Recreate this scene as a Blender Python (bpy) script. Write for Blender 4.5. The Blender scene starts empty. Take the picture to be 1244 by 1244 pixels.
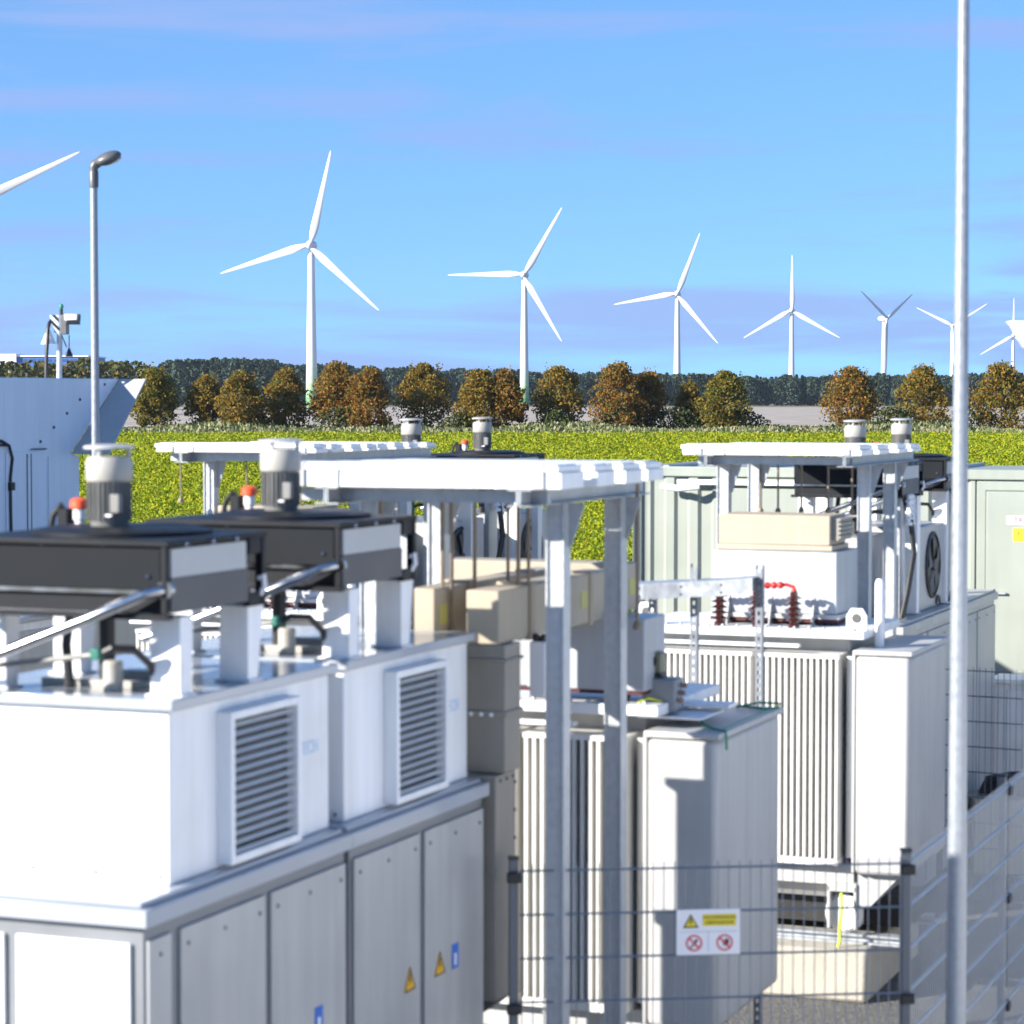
import bpy, math, random
import numpy as np
from mathutils import Vector, Matrix, Quaternion
R_ = math.radians
random.seed(7)
rng = np.random.default_rng(11)
sc = bpy.context.scene
col = sc.collection

# ------------------------------------------------------------------ camera model
F, HC = 3100.0, 4.0                      # focal length in photo pixels, eye height in metres
TH = math.atan((622 - 484) / F)          # camera looks slightly down
def at(px, py, Y):
    """point at distance Y seen at photo pixel px, py"""
    u, v = (px - 622) / F, (622 - py) / F
    y = math.cos(TH) + v * math.sin(TH); z = -math.sin(TH) + v * math.cos(TH)
    k = Y / y
    return Vector((u * k, Y, HC + z * k))
PHI = R_(21.3)                           # the rows of equipment run 21 degrees right of the view
DV = Vector((math.sin(PHI), math.cos(PHI), 0)); RV = Vector((math.cos(PHI), -math.sin(PHI), 0))
ORG = Vector((-1.24157, 8.6, 0))
def G(r, d, z=0.0):
    return ORG + RV * r + DV * d + Vector((0, 0, z))

# ------------------------------------------------------------------ mesh builder
class MB:
    def __init__(s): s.v = []; s.f = []
    def add(s, vs, fs):
        b = len(s.v); s.v += [tuple(p) for p in vs]; s.f += [tuple(i + b for i in f) for f in fs]; return s
    def box(s, x0, x1, y0, y1, z0, z1):
        return s.add([(x0,y0,z0),(x1,y0,z0),(x1,y1,z0),(x0,y1,z0),(x0,y0,z1),(x1,y0,z1),(x1,y1,z1),(x0,y1,z1)],
                     [(3,2,1,0),(4,5,6,7),(0,1,5,4),(1,2,6,5),(2,3,7,6),(3,0,4,7)])
    def hexa(s, b, t):
        """bottom and top quads, both counter-clockwise from above"""
        return s.add(list(b) + list(t), [(3,2,1,0),(4,5,6,7),(0,1,5,4),(1,2,6,5),(2,3,7,6),(3,0,4,7)])
    def prism(s, pts, a, n):
        """closed outline pts (3-D, planar) pushed along n"""
        pts = [Vector(p) for p in pts]; n = Vector(n); k = len(pts)
        vs = pts + [p + n for p in pts]
        fs = [tuple(range(k))[::-1], tuple(range(k, 2 * k))] + [(i, (i + 1) % k, k + (i + 1) % k, k + i) for i in range(k)]
        return s.add(vs, fs)
    def tube(s, path, r, n=10, caps=True):
        P = [Vector(p) for p in path]; rr = r if isinstance(r, (list, tuple)) else [r] * len(P)
        T = []
        for i in range(len(P)):
            a = P[max(i - 1, 0)]; b = P[min(i + 1, len(P) - 1)]; T.append((b - a).normalized())
        up = Vector((0, 0, 1)) if abs(T[0].z) < .9 else Vector((1, 0, 0))
        N = T[0].cross(up).normalized(); vs = []
        for i, p in enumerate(P):
            if i:
                q = T[i - 1].rotation_difference(T[i]); N = q @ N
            B = T[i].cross(N).normalized()
            for k in range(n):
                a = 2 * math.pi * k / n
                vs.append(p + (N * math.cos(a) + B * math.sin(a)) * rr[i])
        fs = []
        for i in range(len(P) - 1):
            for k in range(n):
                a = i * n + k; b = i * n + (k + 1) % n
                fs.append((a, a + n, b + n, b)[::-1])
        if caps:
            fs.append(tuple(range(n))[::-1]); fs.append(tuple(range((len(P) - 1) * n, len(P) * n)))
        return s.add(vs, fs)
    def cyl(s, p0, p1, r0, r1=None, n=20): return s.tube([p0, p1], [r0, r0 if r1 is None else r1], n)
    def lathe(s, c, prof, n=24, axis='z'):
        """prof: list of (radius, height) from bottom to top"""
        c = Vector(c); vs = []
        for (r, h) in prof:
            for k in range(n):
                a = 2 * math.pi * k / n; x, y = r * math.cos(a), r * math.sin(a)
                q = (x, y, h) if axis == 'z' else ((h, x, y) if axis == 'x' else (y, h, x))
                vs.append(c + Vector(q))
        fs = []
        for i in range(len(prof) - 1):
            for k in range(n):
                a = i * n + k; b = i * n + (k + 1) % n
                fs.append((a, b, b + n, a + n))
        fs.append(tuple(range(n))[::-1]); fs.append(tuple(range((len(prof) - 1) * n, len(prof) * n)))
        return s.add(vs, fs)
    def sphere(s, c, r, n=12, sx=1, sy=1, sz=1):
        c = Vector(c); m = n // 2; vs = []; fs = []
        for i in range(m + 1):
            t = math.pi * i / m
            for k in range(n):
                a = 2 * math.pi * k / n; q = math.sin(t) if 0 < i < m else .002
                vs.append(c + Vector((r*sx*q*math.cos(a), r*sy*q*math.sin(a), -r*sz*math.cos(t))))
        for i in range(m):
            for k in range(n):
                a = i * n + k; b = i * n + (k + 1) % n; fs.append((a, b, b + n, a + n))
        return s.add(vs, fs)
    def build(s, name, m, parent=None, smooth=True, bevel=0, loc=None, rz=None, fix=True):
        me = bpy.data.meshes.new(name); me.from_pydata(s.v, [], s.f); me.update()
        me.materials.append(m)
        if fix:
            import bmesh
            bm = bmesh.new(); bm.from_mesh(me); bmesh.ops.recalc_face_normals(bm, faces=bm.faces); bm.to_mesh(me); bm.free()
        if smooth:
            me.polygons.foreach_set('use_smooth', [True] * len(me.polygons)); me.set_sharp_from_angle(angle=R_(35))
        o = bpy.data.objects.new(name, me); col.objects.link(o)
        if parent: o.parent = parent
        if loc is not None: o.location = loc
        if rz is not None: o.rotation_euler.z = rz
        if bevel:
            b = o.modifiers.new('bevel', 'BEVEL'); b.width = bevel; b.segments = 2; b.limit_method = 'ANGLE'; b.angle_limit = R_(40)
        return o

def tag(o, label=None, cat=None, group=None, kind=None):
    if label: o['label'] = label
    if cat: o['category'] = cat
    if group: o['group'] = group
    if kind: o['kind'] = kind
    return o
def thing(name, label, cat, loc=(0, 0, 0), rz=0.0, group=None):
    o = bpy.data.objects.new(name, None); col.objects.link(o); o.empty_display_size = .2
    o.location = loc; o.rotation_euler.z = rz
    return tag(o, label, cat, group)
def gthing(name, label, cat, r, d, z=0, group=None):
    return thing(name, label, cat, G(r, d, z), -PHI, group)
def copy_tree(o, parent=None):
    c = o.copy(); col.objects.link(c)
    if parent: c.parent = parent
    for ch in list(o.children): copy_tree(ch, c)
    return c
def plabel(o, s): o['label'] = s; return o

# ------------------------------------------------------------------ materials
MATS = {}
def mat(name, c, rough=.5, metal=0., var=.06, scale=3., streak=0., bump=0., bscale=40., spec=.5, dirt=None, dirt_amt=.0, coat=0.):
    if name in MATS: return MATS[name]
    m = bpy.data.materials.new(name); m.use_nodes = True; nt = m.node_tree; N = nt.nodes; L = nt.links
    b = N['Principled BSDF']; b.inputs['Roughness'].default_value = rough; b.inputs['Metallic'].default_value = metal
    b.inputs['Specular IOR Level'].default_value = spec; b.inputs['Coat Weight'].default_value = coat
    geo = N.new('ShaderNodeNewGeometry')
    n1 = N.new('ShaderNodeTexNoise'); n1.inputs['Scale'].default_value = scale; n1.inputs['Detail'].default_value = 5
    L.new(geo.outputs['Position'], n1.inputs['Vector'])
    r1 = N.new('ShaderNodeMapRange'); r1.inputs[1].default_value = .3; r1.inputs[2].default_value = .7
    r1.inputs[3].default_value = 1 - var; r1.inputs[4].default_value = 1 + var
    L.new(n1.outputs['Fac'], r1.inputs[0])
    val = r1.outputs[0]
    if streak:
        mp = N.new('ShaderNodeMapping'); mp.inputs['Scale'].default_value = (5.5, 5.5, .45)
        L.new(geo.outputs['Position'], mp.inputs[0])
        n2 = N.new('ShaderNodeTexNoise'); n2.inputs['Scale'].default_value = 2.; n2.inputs['Detail'].default_value = 4
        L.new(mp.outputs[0], n2.inputs['Vector'])
        r2 = N.new('ShaderNodeMapRange'); r2.inputs[1].default_value = .35; r2.inputs[2].default_value = .7
        r2.inputs[3].default_value = 1 - streak; r2.inputs[4].default_value = 1 + streak * .4
        L.new(n2.outputs['Fac'], r2.inputs[0])
        mu = N.new('ShaderNodeMath'); mu.operation = 'MULTIPLY'; L.new(val, mu.inputs[0]); L.new(r2.outputs[0], mu.inputs[1]); val = mu.outputs[0]
    vm = N.new('ShaderNodeVectorMath'); vm.operation = 'SCALE'; vm.inputs[0].default_value = c
    L.new(val, vm.inputs['Scale'])
    out = vm.outputs[0]
    if dirt:
        n3 = N.new('ShaderNodeTexNoise'); n3.inputs['Scale'].default_value = 1.7; n3.inputs['Detail'].default_value = 9; n3.inputs['Roughness'].default_value = .7
        L.new(geo.outputs['Position'], n3.inputs['Vector'])
        r3 = N.new('ShaderNodeMapRange'); r3.inputs[1].default_value = .52; r3.inputs[2].default_value = .75; r3.inputs[3].default_value = 0; r3.inputs[4].default_value = dirt_amt
        L.new(n3.outputs['Fac'], r3.inputs[0])
        mx = N.new('ShaderNodeMix'); mx.data_type = 'RGBA'; L.new(r3.outputs[0], mx.inputs['Factor']); L.new(out, mx.inputs[6]); mx.inputs[7].default_value = (*dirt, 1)
        out = mx.outputs[2]
    L.new(out, b.inputs['Base Color'])
    rr = N.new('ShaderNodeMapRange'); rr.inputs[1].default_value = .3; rr.inputs[2].default_value = .7
    rr.inputs[3].default_value = max(rough - .08, .03); rr.inputs[4].default_value = min(rough + .1, 1); L.new(n1.outputs['Fac'], rr.inputs[0]); L.new(rr.outputs[0], b.inputs['Roughness'])
    if bump:
        nb = N.new('ShaderNodeTexNoise'); nb.inputs['Scale'].default_value = bscale; nb.inputs['Detail'].default_value = 4; L.new(geo.outputs['Position'], nb.inputs['Vector'])
        bp = N.new('ShaderNodeBump'); bp.inputs['Strength'].default_value = bump; bp.inputs['Distance'].default_value = .02
        L.new(nb.outputs['Fac'], bp.inputs['Height']); L.new(bp.outputs[0], b.inputs['Normal'])
    MATS[name] = m; return m

def leafmat(name, cols, trans=.25, rough=.6):
    """foliage: every leaf takes one of the given colours"""
    m = bpy.data.materials.new(name); m.use_nodes = True; nt = m.node_tree; N = nt.nodes; L = nt.links
    b = N['Principled BSDF']; b.inputs['Roughness'].default_value = rough; b.inputs['Specular IOR Level'].default_value = .12
    g = N.new('ShaderNodeNewGeometry'); cr = N.new('ShaderNodeValToRGB'); cr.color_ramp.interpolation = 'CONSTANT'
    e = cr.color_ramp.elements; tot = sum(w for _, w in cols); acc = 0
    for i, (c, w) in enumerate(cols):
        if i < 2: el = e[i]
        else: el = e.new(acc / tot)
        el.position = acc / tot; el.color = (*c, 1); acc += w
    L.new(g.outputs['Random Per Island'], cr.inputs[0]); L.new(cr.outputs[0], b.inputs['Base Color'])
    t = N.new('ShaderNodeBsdfTranslucent'); L.new(cr.outputs[0], t.inputs[0])
    mx = N.new('ShaderNodeMixShader'); mx.inputs[0].default_value = trans
    L.new(b.outputs[0], mx.inputs[1]); L.new(t.outputs[0], mx.inputs[2]); L.new(mx.outputs[0], N['Material Output'].inputs[0])
    return m

WHITE = mat('white_paint', (.80, .805, .81), .38, 0, .03, 1.5, streak=.10, bump=.04, bscale=3, dirt=(.50, .47, .41), dirt_amt=.28)
ROOFW = mat('roof_paint', (.36, .385, .42), .13, 0, .05, 2.5, dirt=(.45, .45, .43), dirt_amt=.25)  # white darkened bluish, putting the coolers' shadow on the roofs into the colour
ZINC = mat('aluzinc_sheet', (.42, .425, .425), .42, .3, .05, 2.2, streak=.09)
GALV = mat('galvanised_steel', (.40, .42, .44), .45, .5, .12, 22, streak=.10, bump=.03)
GALVP = mat('galvanised_pole', (.46, .48, .50), .42, .35, .10, 30, streak=.05)
TRAFO = mat('pale_grey_paint', (.42, .42, .415), .38, 0, .03, 2, streak=.10, bump=.05, bscale=3, dirt=(.40, .37, .32), dirt_amt=.35)
FIN = mat('radiator_paint', (.66, .65, .62), .45, 0, .04, 4, streak=.08)
BLACK = mat('black_sheet', (.009, .010, .013), .5, 0, .15, 6, spec=.22, dirt=(.05, .05, .05), dirt_amt=.25)
GREYP = mat('grey_sheet', (.42, .425, .42), .5, 0, .08, 5)
DGREY = mat('dark_grey_sheet', (.085, .082, .082), .55, 0, .12, 5)
MOTORM = mat('motor_grey', (.17, .168, .16), .5, .1, .08, 20)
BEIGE = mat('beige_cap', (.38, .365, .33), .5, 0, .03, 8)
ORANGE = mat('orange_plastic', (.80, .10, .03), .4, 0, .05, 8)
STEEL = mat('polished_pipe', (.42, .43, .45), .18, 1.0, .06, 10)
RUBBER = mat('black_rubber', (.015, .015, .017), .5, 0, .1, 10)
TAN = mat('cast_resin_tan', (.37, .318, .24), .6, 0, .05, 4, streak=.06, dirt=(.40, .35, .26), dirt_amt=.25)
TAUPE = mat('taupe_sheet', (.27, .248, .208), .5, .1, .05, 4, streak=.05)
YELLOW = mat('yellow_label', (.80, .62, .02), .5, 0, .03, 10)
AMBER = mat('amber_sticker', (.75, .42, .01), .5, 0, .03, 10)
BLUEST = mat('blue_sticker', (.02, .13, .50), .45, 0, .04, 10)
LOGOBLUE = mat('pale_blue_print', (.42, .60, .80), .5, 0, .02, 10)
INKM = mat('black_print', (.015, .015, .015), .6, 0, .02, 10)
REDP = mat('red_print', (.60, .03, .06), .5, 0, .03, 10)
SIGNW = mat('sign_white', (.80, .80, .82), .4, 0, .02, 6)
PORC = mat('brown_porcelain', (.045, .010, .010), .18, 0, .1, 20, coat=.4)
REDCAP = mat('red_insulator', (.55, .035, .025), .35, 0, .08, 15)
CONC = mat('concrete', (.40, .365, .30), .85, 0, .08, 5, streak=.08, bump=.25, bscale=60, dirt=(.24, .22, .19), dirt_amt=.4)
ANTH = mat('anthracite_coating', (.12, .135, .155), .45, .1, .06, 8)
WIREM = mat('fence_wire', (.22, .25, .29), .45, .5, .06, 20)
CLAMP = mat('black_plastic', (.012, .012, .014), .45, 0, .05, 20)
GREENC = mat('sage_green_paint', (.27, .295, .255), .5, 0, .03, 2, streak=.05, dirt=(.36, .37, .30), dirt_amt=.15)
SEAL = mat('dark_door_seal', (.10, .12, .10), .7, 0, .05, 10)
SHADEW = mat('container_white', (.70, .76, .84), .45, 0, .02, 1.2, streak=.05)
GROPE = mat('green_rope', (.01, .22, .13), .7, 0, .1, 30)
GJOINT = mat('green_fitting', (.01, .13, .09), .5, 0, .1, 30)
EARTH = mat('yellow_green_cable', (.50, .58, .03), .5, 0, .1, 30)
BROWNROD = mat('brown_rod', (.20, .155, .11), .5, .1, .08, 20)
TURB = mat('turbine_white', (.62, .63, .64), .4, 0, .02, .05)
BARK = mat('bark', (.10, .075, .05), .9, 0, .2, 6, bump=.4, bscale=14)
LAMPG = mat('lamp_grey', (.10, .103, .107), .45, .2, .05, 12)
LENS = mat('lamp_lens', (.55, .56, .56), .2, 0, .03, 12)
GREENL = mat('green_lamp_cap', (.01, .22, .10), .3, 0, .05, 12)
BLUEW = mat('blue_cladding', (.055, .14, .40), .5, 0, .05, .2)
HALLW = mat('hall_white', (.75, .76, .78), .5, 0, .03, .2)

# tower paint: white, with rings of green getting darker towards the ground
def tower_mat():
    m = bpy.data.materials.new('tower_paint'); m.use_nodes = True; nt = m.node_tree; N = nt.nodes; L = nt.links
    b = N['Principled BSDF']; b.inputs['Roughness'].default_value = .42
    tc = N.new('ShaderNodeTexCoord'); sp = N.new('ShaderNodeSeparateXYZ'); L.new(tc.outputs['Object'], sp.inputs[0])
    mr = N.new('ShaderNodeMapRange'); mr.inputs[1].default_value = 0; mr.inputs[2].default_value = 30; L.new(sp.outputs['Z'], mr.inputs[0])
    cr = N.new('ShaderNodeValToRGB'); cr.color_ramp.interpolation = 'CONSTANT'
    cs = [(0, (.10, .22, .09)), (.14, (.17, .31, .14)), (.24, (.28, .42, .23)), (.34, (.42, .54, .36)), (.45, (.50, .57, .46)), (.56, (.58, .62, .56)), (.68, (.62, .63, .64))]
    for i, (p, c) in enumerate(cs):
        el = cr.color_ramp.elements[i] if i < 2 else cr.color_ramp.elements.new(p)
        el.position = p; el.color = (*c, 1)
    L.new(mr.outputs[0], cr.inputs[0]); L.new(cr.outputs[0], b.inputs['Base Color']); return m
TOWER = tower_mat()

# striped backing of the camera box on the mast
def stripe_mat():
    m = bpy.data.materials.new('striped_panel'); m.use_nodes = True; nt = m.node_tree; N = nt.nodes; L = nt.links
    b = N['Principled BSDF']; tc = N.new('ShaderNodeTexCoord'); w = N.new('ShaderNodeTexWave'); w.bands_direction = 'DIAGONAL'; w.inputs['Scale'].default_value = 7
    L.new(tc.outputs['Object'], w.inputs[0]); cr = N.new('ShaderNodeValToRGB'); cr.color_ramp.interpolation = 'CONSTANT'
    cr.color_ramp.elements[0].color = (.02, .02, .02, 1); cr.color_ramp.elements[1].color = (.75, .75, .75, 1); cr.color_ramp.elements[1].position = .5
    L.new(w.outputs['Fac'], cr.inputs[0]); L.new(cr.outputs[0], b.inputs['Base Color']); return m
STRIPE = stripe_mat()

# ------------------------------------------------------------------ text
def text_mesh(s, size, align='CENTER'):
    cu = bpy.data.curves.new('t', 'FONT'); cu.body = s; cu.size = size; cu.align_x = align; cu.align_y = 'CENTER'; cu.extrude = .0006
    o = bpy.data.objects.new('t', cu); col.objects.link(o)
    dg = bpy.context.evaluated_depsgraph_get(); me = bpy.data.meshes.new_from_object(o.evaluated_get(dg))
    bpy.data.objects.remove(o); return me
def text_obj(name, s, size, m, parent, loc, rot, sx=1.0):
    me = text_mesh(s, size); me.materials.clear(); me.materials.append(m)
    o = bpy.data.objects.new(name, me); col.objects.link(o); o.parent = parent; o.location = loc; o.rotation_euler = rot; o.scale = (sx, 1, 1); return o

# ------------------------------------------------------------------ world, sun, camera
SUN_AZ, SUN_EL = 65.3, 22.5             # degrees left of straight behind the camera; elevation
sd = Vector((-math.sin(R_(SUN_AZ)) * math.cos(R_(SUN_EL)), -math.cos(R_(SUN_AZ)) * math.cos(R_(SUN_EL)), math.sin(R_(SUN_EL))))
w = bpy.data.worlds.new('World'); sc.world = w; w.use_nodes = True
nt = w.node_tree; N = nt.nodes; L = nt.links
bg = N['Background']; bg.inputs[1].default_value = .084
sky = N.new('ShaderNodeTexSky'); sky.sky_type = 'NISHITA'; sky.sun_disc = False
sky.sun_elevation = R_(SUN_EL); sky.sun_rotation = math.atan2(sd.x, sd.y)
sky.air_density = 1.0; sky.dust_density = .15; sky.ozone_density = 2.5
tc = N.new('ShaderNodeTexCoord')
lift = N.new('ShaderNodeVectorMath'); lift.operation = 'ADD'; lift.inputs[1].default_value = (0, 0, .15)
L.new(tc.outputs['Generated'], lift.inputs[0])
nrm = N.new('ShaderNodeVectorMath'); nrm.operation = 'NORMALIZE'; L.new(lift.outputs[0], nrm.inputs[0]); L.new(nrm.outputs[0], sky.inputs[0])
mp = N.new('ShaderNodeMapping'); mp.inputs['Scale'].default_value = (3.2, 3.2, 34); mp.inputs['Location'].default_value = (.35, .2, .9); L.new(tc.outputs['Generated'], mp.inputs[0])
cn = N.new('ShaderNodeTexNoise'); cn.inputs['Scale'].default_value = 1.6; cn.inputs['Detail'].default_value = 7; cn.inputs['Roughness'].default_value = .55; cn.inputs['Distortion'].default_value = .35
L.new(mp.outputs[0], cn.inputs['Vector'])
cm = N.new('ShaderNodeMapRange'); cm.interpolation_type = 'SMOOTHSTEP'; cm.inputs[1].default_value = .46; cm.inputs[2].default_value = .68; cm.inputs[3].default_value = 0; cm.inputs[4].default_value = .95
spz = N.new('ShaderNodeSeparateXYZ'); L.new(tc.outputs['Generated'], spz.inputs[0])
hz_ = N.new('ShaderNodeMapRange'); hz_.interpolation_type = 'SMOOTHSTEP'; hz_.inputs[1].default_value = .056; hz_.inputs[2].default_value = .030; hz_.inputs[3].default_value = 0; hz_.inputs[4].default_value = .12; L.new(spz.outputs['Z'], hz_.inputs[0])
ad = N.new('ShaderNodeMath'); ad.operation = 'ADD'; L.new(cn.outputs['Fac'], ad.inputs[0]); L.new(hz_.outputs[0], ad.inputs[1]); L.new(ad.outputs[0], cm.inputs[0])
tint = N.new('ShaderNodeMix'); tint.data_type = 'RGBA'; tint.blend_type = 'MULTIPLY'; tint.inputs['Factor'].default_value = 1; tint.inputs[7].default_value = (.63, .905, 1.15, 1)
L.new(sky.outputs[0], tint.inputs[6])
mx = N.new('ShaderNodeMix'); mx.data_type = 'RGBA'; L.new(cm.outputs[0], mx.inputs['Factor']); L.new(tint.outputs[2], mx.inputs[6]); mx.inputs[7].default_value = (1.48, 2.30, 4.42, 1)
L.new(mx.outputs[2], bg.inputs[0])

sl = bpy.data.lights.new('sun', 'SUN'); sl.energy = 4.9; sl.angle = R_(.53); sl.color = (1, .95, .87)
so = bpy.data.objects.new('sun', sl); col.objects.link(so); so.rotation_euler = sd.to_track_quat('Z', 'Y').to_euler(); so.location = (-20, -10, 30)

cd = bpy.data.cameras.new('camera'); cam = bpy.data.objects.new('camera', cd); col.objects.link(cam); sc.camera = cam
cd.sensor_width = 36; cd.sensor_fit = 'HORIZONTAL'; cd.lens = 36 * F / 1244; cd.clip_start = .1; cd.clip_end = 30000
cam.location = (0, 0, HC); cam.rotation_euler = (math.pi / 2 - TH, 0, 0)
cd.dof.use_dof = True; cd.dof.focus_distance = 900; cd.dof.aperture_fstop = 5.2

sc.view_settings.view_transform = 'Standard'; sc.view_settings.look = 'None'; sc.view_settings.gamma = 1; sc.view_settings.exposure = 1.35
sc.cycles.use_denoising = True
sc.cycles.max_bounces = 8; sc.cycles.transparent_max_bounces = 8

# ------------------------------------------------------------------ ground
def ground_mat(name, cols, scale, bump=.3, bscale=30):
    m = bpy.data.materials.new(name); m.use_nodes = True; nt = m.node_tree; N = nt.nodes; L = nt.links
    b = N['Principled BSDF']; b.inputs['Roughness'].default_value = .95; b.inputs['Specular IOR Level'].default_value = .2
    g = N.new('ShaderNodeNewGeometry'); n = N.new('ShaderNodeTexNoise'); n.inputs['Scale'].default_value = scale; n.inputs['Detail'].default_value = 12; n.inputs['Roughness'].default_value = .7
    L.new(g.outputs['Position'], n.inputs['Vector']); cr = N.new('ShaderNodeValToRGB')
    for i, c in enumerate(cols):
        p = .3 + .4 * i / (len(cols) - 1)
        el = cr.color_ramp.elements[i] if i < 2 else cr.color_ramp.elements.new(p)
        el.position = p; el.color = (*c, 1)
    L.new(n.outputs['Fac'], cr.inputs[0]); L.new(cr.outputs[0], b.inputs['Base Color'])
    nb = N.new('ShaderNodeTexNoise'); nb.inputs['Scale'].default_value = bscale; nb.inputs['Detail'].default_value = 6; L.new(g.outputs['Position'], nb.inputs['Vector'])
    bp = N.new('ShaderNodeBump'); bp.inputs['Strength'].default_value = bump; bp.inputs['Distance'].default_value = .05; L.new(nb.outputs['Fac'], bp.inputs['Height']); L.new(bp.outputs[0], b.inputs['Normal'])
    return m
def sheet(name, pts, z, m, label, cat):
    mb = MB(); mb.add([(x, y, z) for x, y in pts], [tuple(range(len(pts)))]); o = mb.build(name, m, smooth=False, fix=False)
    return tag(o, label, cat, kind='structure')
GM = ground_mat('meadow_soil', [(.10, .10, .05), (.17, .15, .09), (.24, .21, .14)], .35)
sheet('ground', [(-6000, -300), (6000, -300), (6000, 12000), (-6000, 12000)], 0, GM, 'flat open land of dry grass reaching the horizon', 'ground')
sheet('yard', [(-40, -6), (40, -6), (40, 40), (-40, 40)], .004, ground_mat('yard_gravel', [(.08, .078, .074), (.13, .127, .12), (.20, .195, .185)], 18, .6, 50), 'grey gravel yard under the transformers and cabinets', 'yard')
sheet('access_road', [tuple(G(r, d).xy) for r, d in ((1.9, -14), (16, -14), (16, 30), (1.9, 30))], .008, ground_mat('pale_concrete', [(.50, .485, .45), (.58, .565, .53), (.66, .645, .61)], 1.2, .15, 40), 'pale concrete access road outside the mesh fence on the right', 'road')  # unseen road, added to bounce sunlight onto the shaded right-hand faces
sheet('crop_soil', [(-150, 40), (150, 40), (150, 268), (-150, 268)], .008, ground_mat('crop_soil', [(.08, .11, .02), (.14, .19, .025), (.24, .28, .03)], 1.5), 'soil and low leaves under the flowering mustard field', 'field')
sheet('stubble_field', [(-420, 318), (420, 318), (520, 1180), (-520, 1180)], .004, ground_mat('stubble', [(.20, .165, .135), (.33, .285, .24), (.52, .47, .41)], .12, .8, 2.5), 'pale grey brown stubble field behind the row of trees', 'field')

# ------------------------------------------------------------------ leaf cards
def cards(name, P, S, m, upright=False, parent=None, aspect=.7):
    """one quad per point: centres P (n,3), half sizes S (n,)"""
    n = len(P); P = np.asarray(P, float); S = np.asarray(S, float)
    if upright:
        a = rng.uniform(0, 2 * np.pi, n); t = rng.normal(0, .35, n)
        U = np.stack([np.cos(a), np.sin(a), np.zeros(n)], 1)
        V = np.stack([-np.sin(a) * np.sin(t), np.cos(a) * np.sin(t), np.cos(t)], 1)
    else:
        U = rng.normal(size=(n, 3)); U /= np.linalg.norm(U, axis=1)[:, None]
        V = rng.normal(size=(n, 3)); V -= (V * U).sum(1)[:, None] * U; V /= np.linalg.norm(V, axis=1)[:, None]
    U = U * (S * aspect)[:, None]; V = V * S[:, None]
    q = np.stack([P - V, P + U * .9 - V * .1, P + V, P - U + V * .15], 1).reshape(-1, 3)
    me = bpy.data.meshes.new(name); me.vertices.add(4 * n); me.vertices.foreach_set('co', q.ravel())
    me.loops.add(4 * n); me.loops.foreach_set('vertex_index', np.arange(4 * n, dtype=np.int32))
    me.polygons.add(n); me.polygons.foreach_set('loop_start', np.arange(0, 4 * n, 4, dtype=np.int32))
    me.update(calc_edges=True); me.validate(); me.materials.append(m)
    o = bpy.data.objects.new(name, me); col.objects.link(o)
    if parent: o.parent = parent
    return o

# mustard crop: upright leaf and flower clumps, coarser with distance
MUST = leafmat('mustard_plants', [((.265, .285, .014), 40), ((.35, .325, .010), 18), ((.175, .235, .012), 30), ((.120, .175, .012), 14)], .3)
n = 560000
u = rng.random(n); Yf = 42 * (268 / 42) ** (u ** .95)
Xf = rng.uniform(-1, 1, n) * (.27 * Yf + 6)
top = .42 + .10 * np.sin(Xf * .31 + np.sin(Yf * .17) * 2) * np.sin(Yf * .12) + rng.normal(0, .07, n)
Zf = np.clip(top * rng.uniform(.35, 1.1, n) ** .6, .05, 1.1)
tag(cards('mustard_crop', np.stack([Xf, Yf, Zf], 1), .018 + .00042 * Yf * rng.uniform(.7, 1.4, n), MUST), 'bright yellow green flowering mustard crop filling the field', 'crop', kind='stuff')
# rough grass strip between the crop and the trees
VERGE = leafmat('verge_grass', [((.20, .20, .09), 30), ((.12, .15, .05), 30), ((.28, .26, .15), 25), ((.07, .10, .035), 20)], .2)
n = 60000
Yv = 266 + 58 * rng.random(n) ** .7; Xv = rng.uniform(-125, 125, n)
Zv = rng.uniform(.05, 1, n) ** 1.2 * np.clip((Yv - 262) / 30, .35, 1) * (.7 + .5 * np.sin(Xv * .23) * np.sin(Xv * .071 + 1))
tag(cards('verge_grass', np.stack([Xv, Yv, np.clip(Zv, .05, 2)], 1), rng.uniform(.14, .32, n), VERGE, True), 'rough grey green grass strip below the autumn trees', 'grass', kind='stuff')

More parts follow.
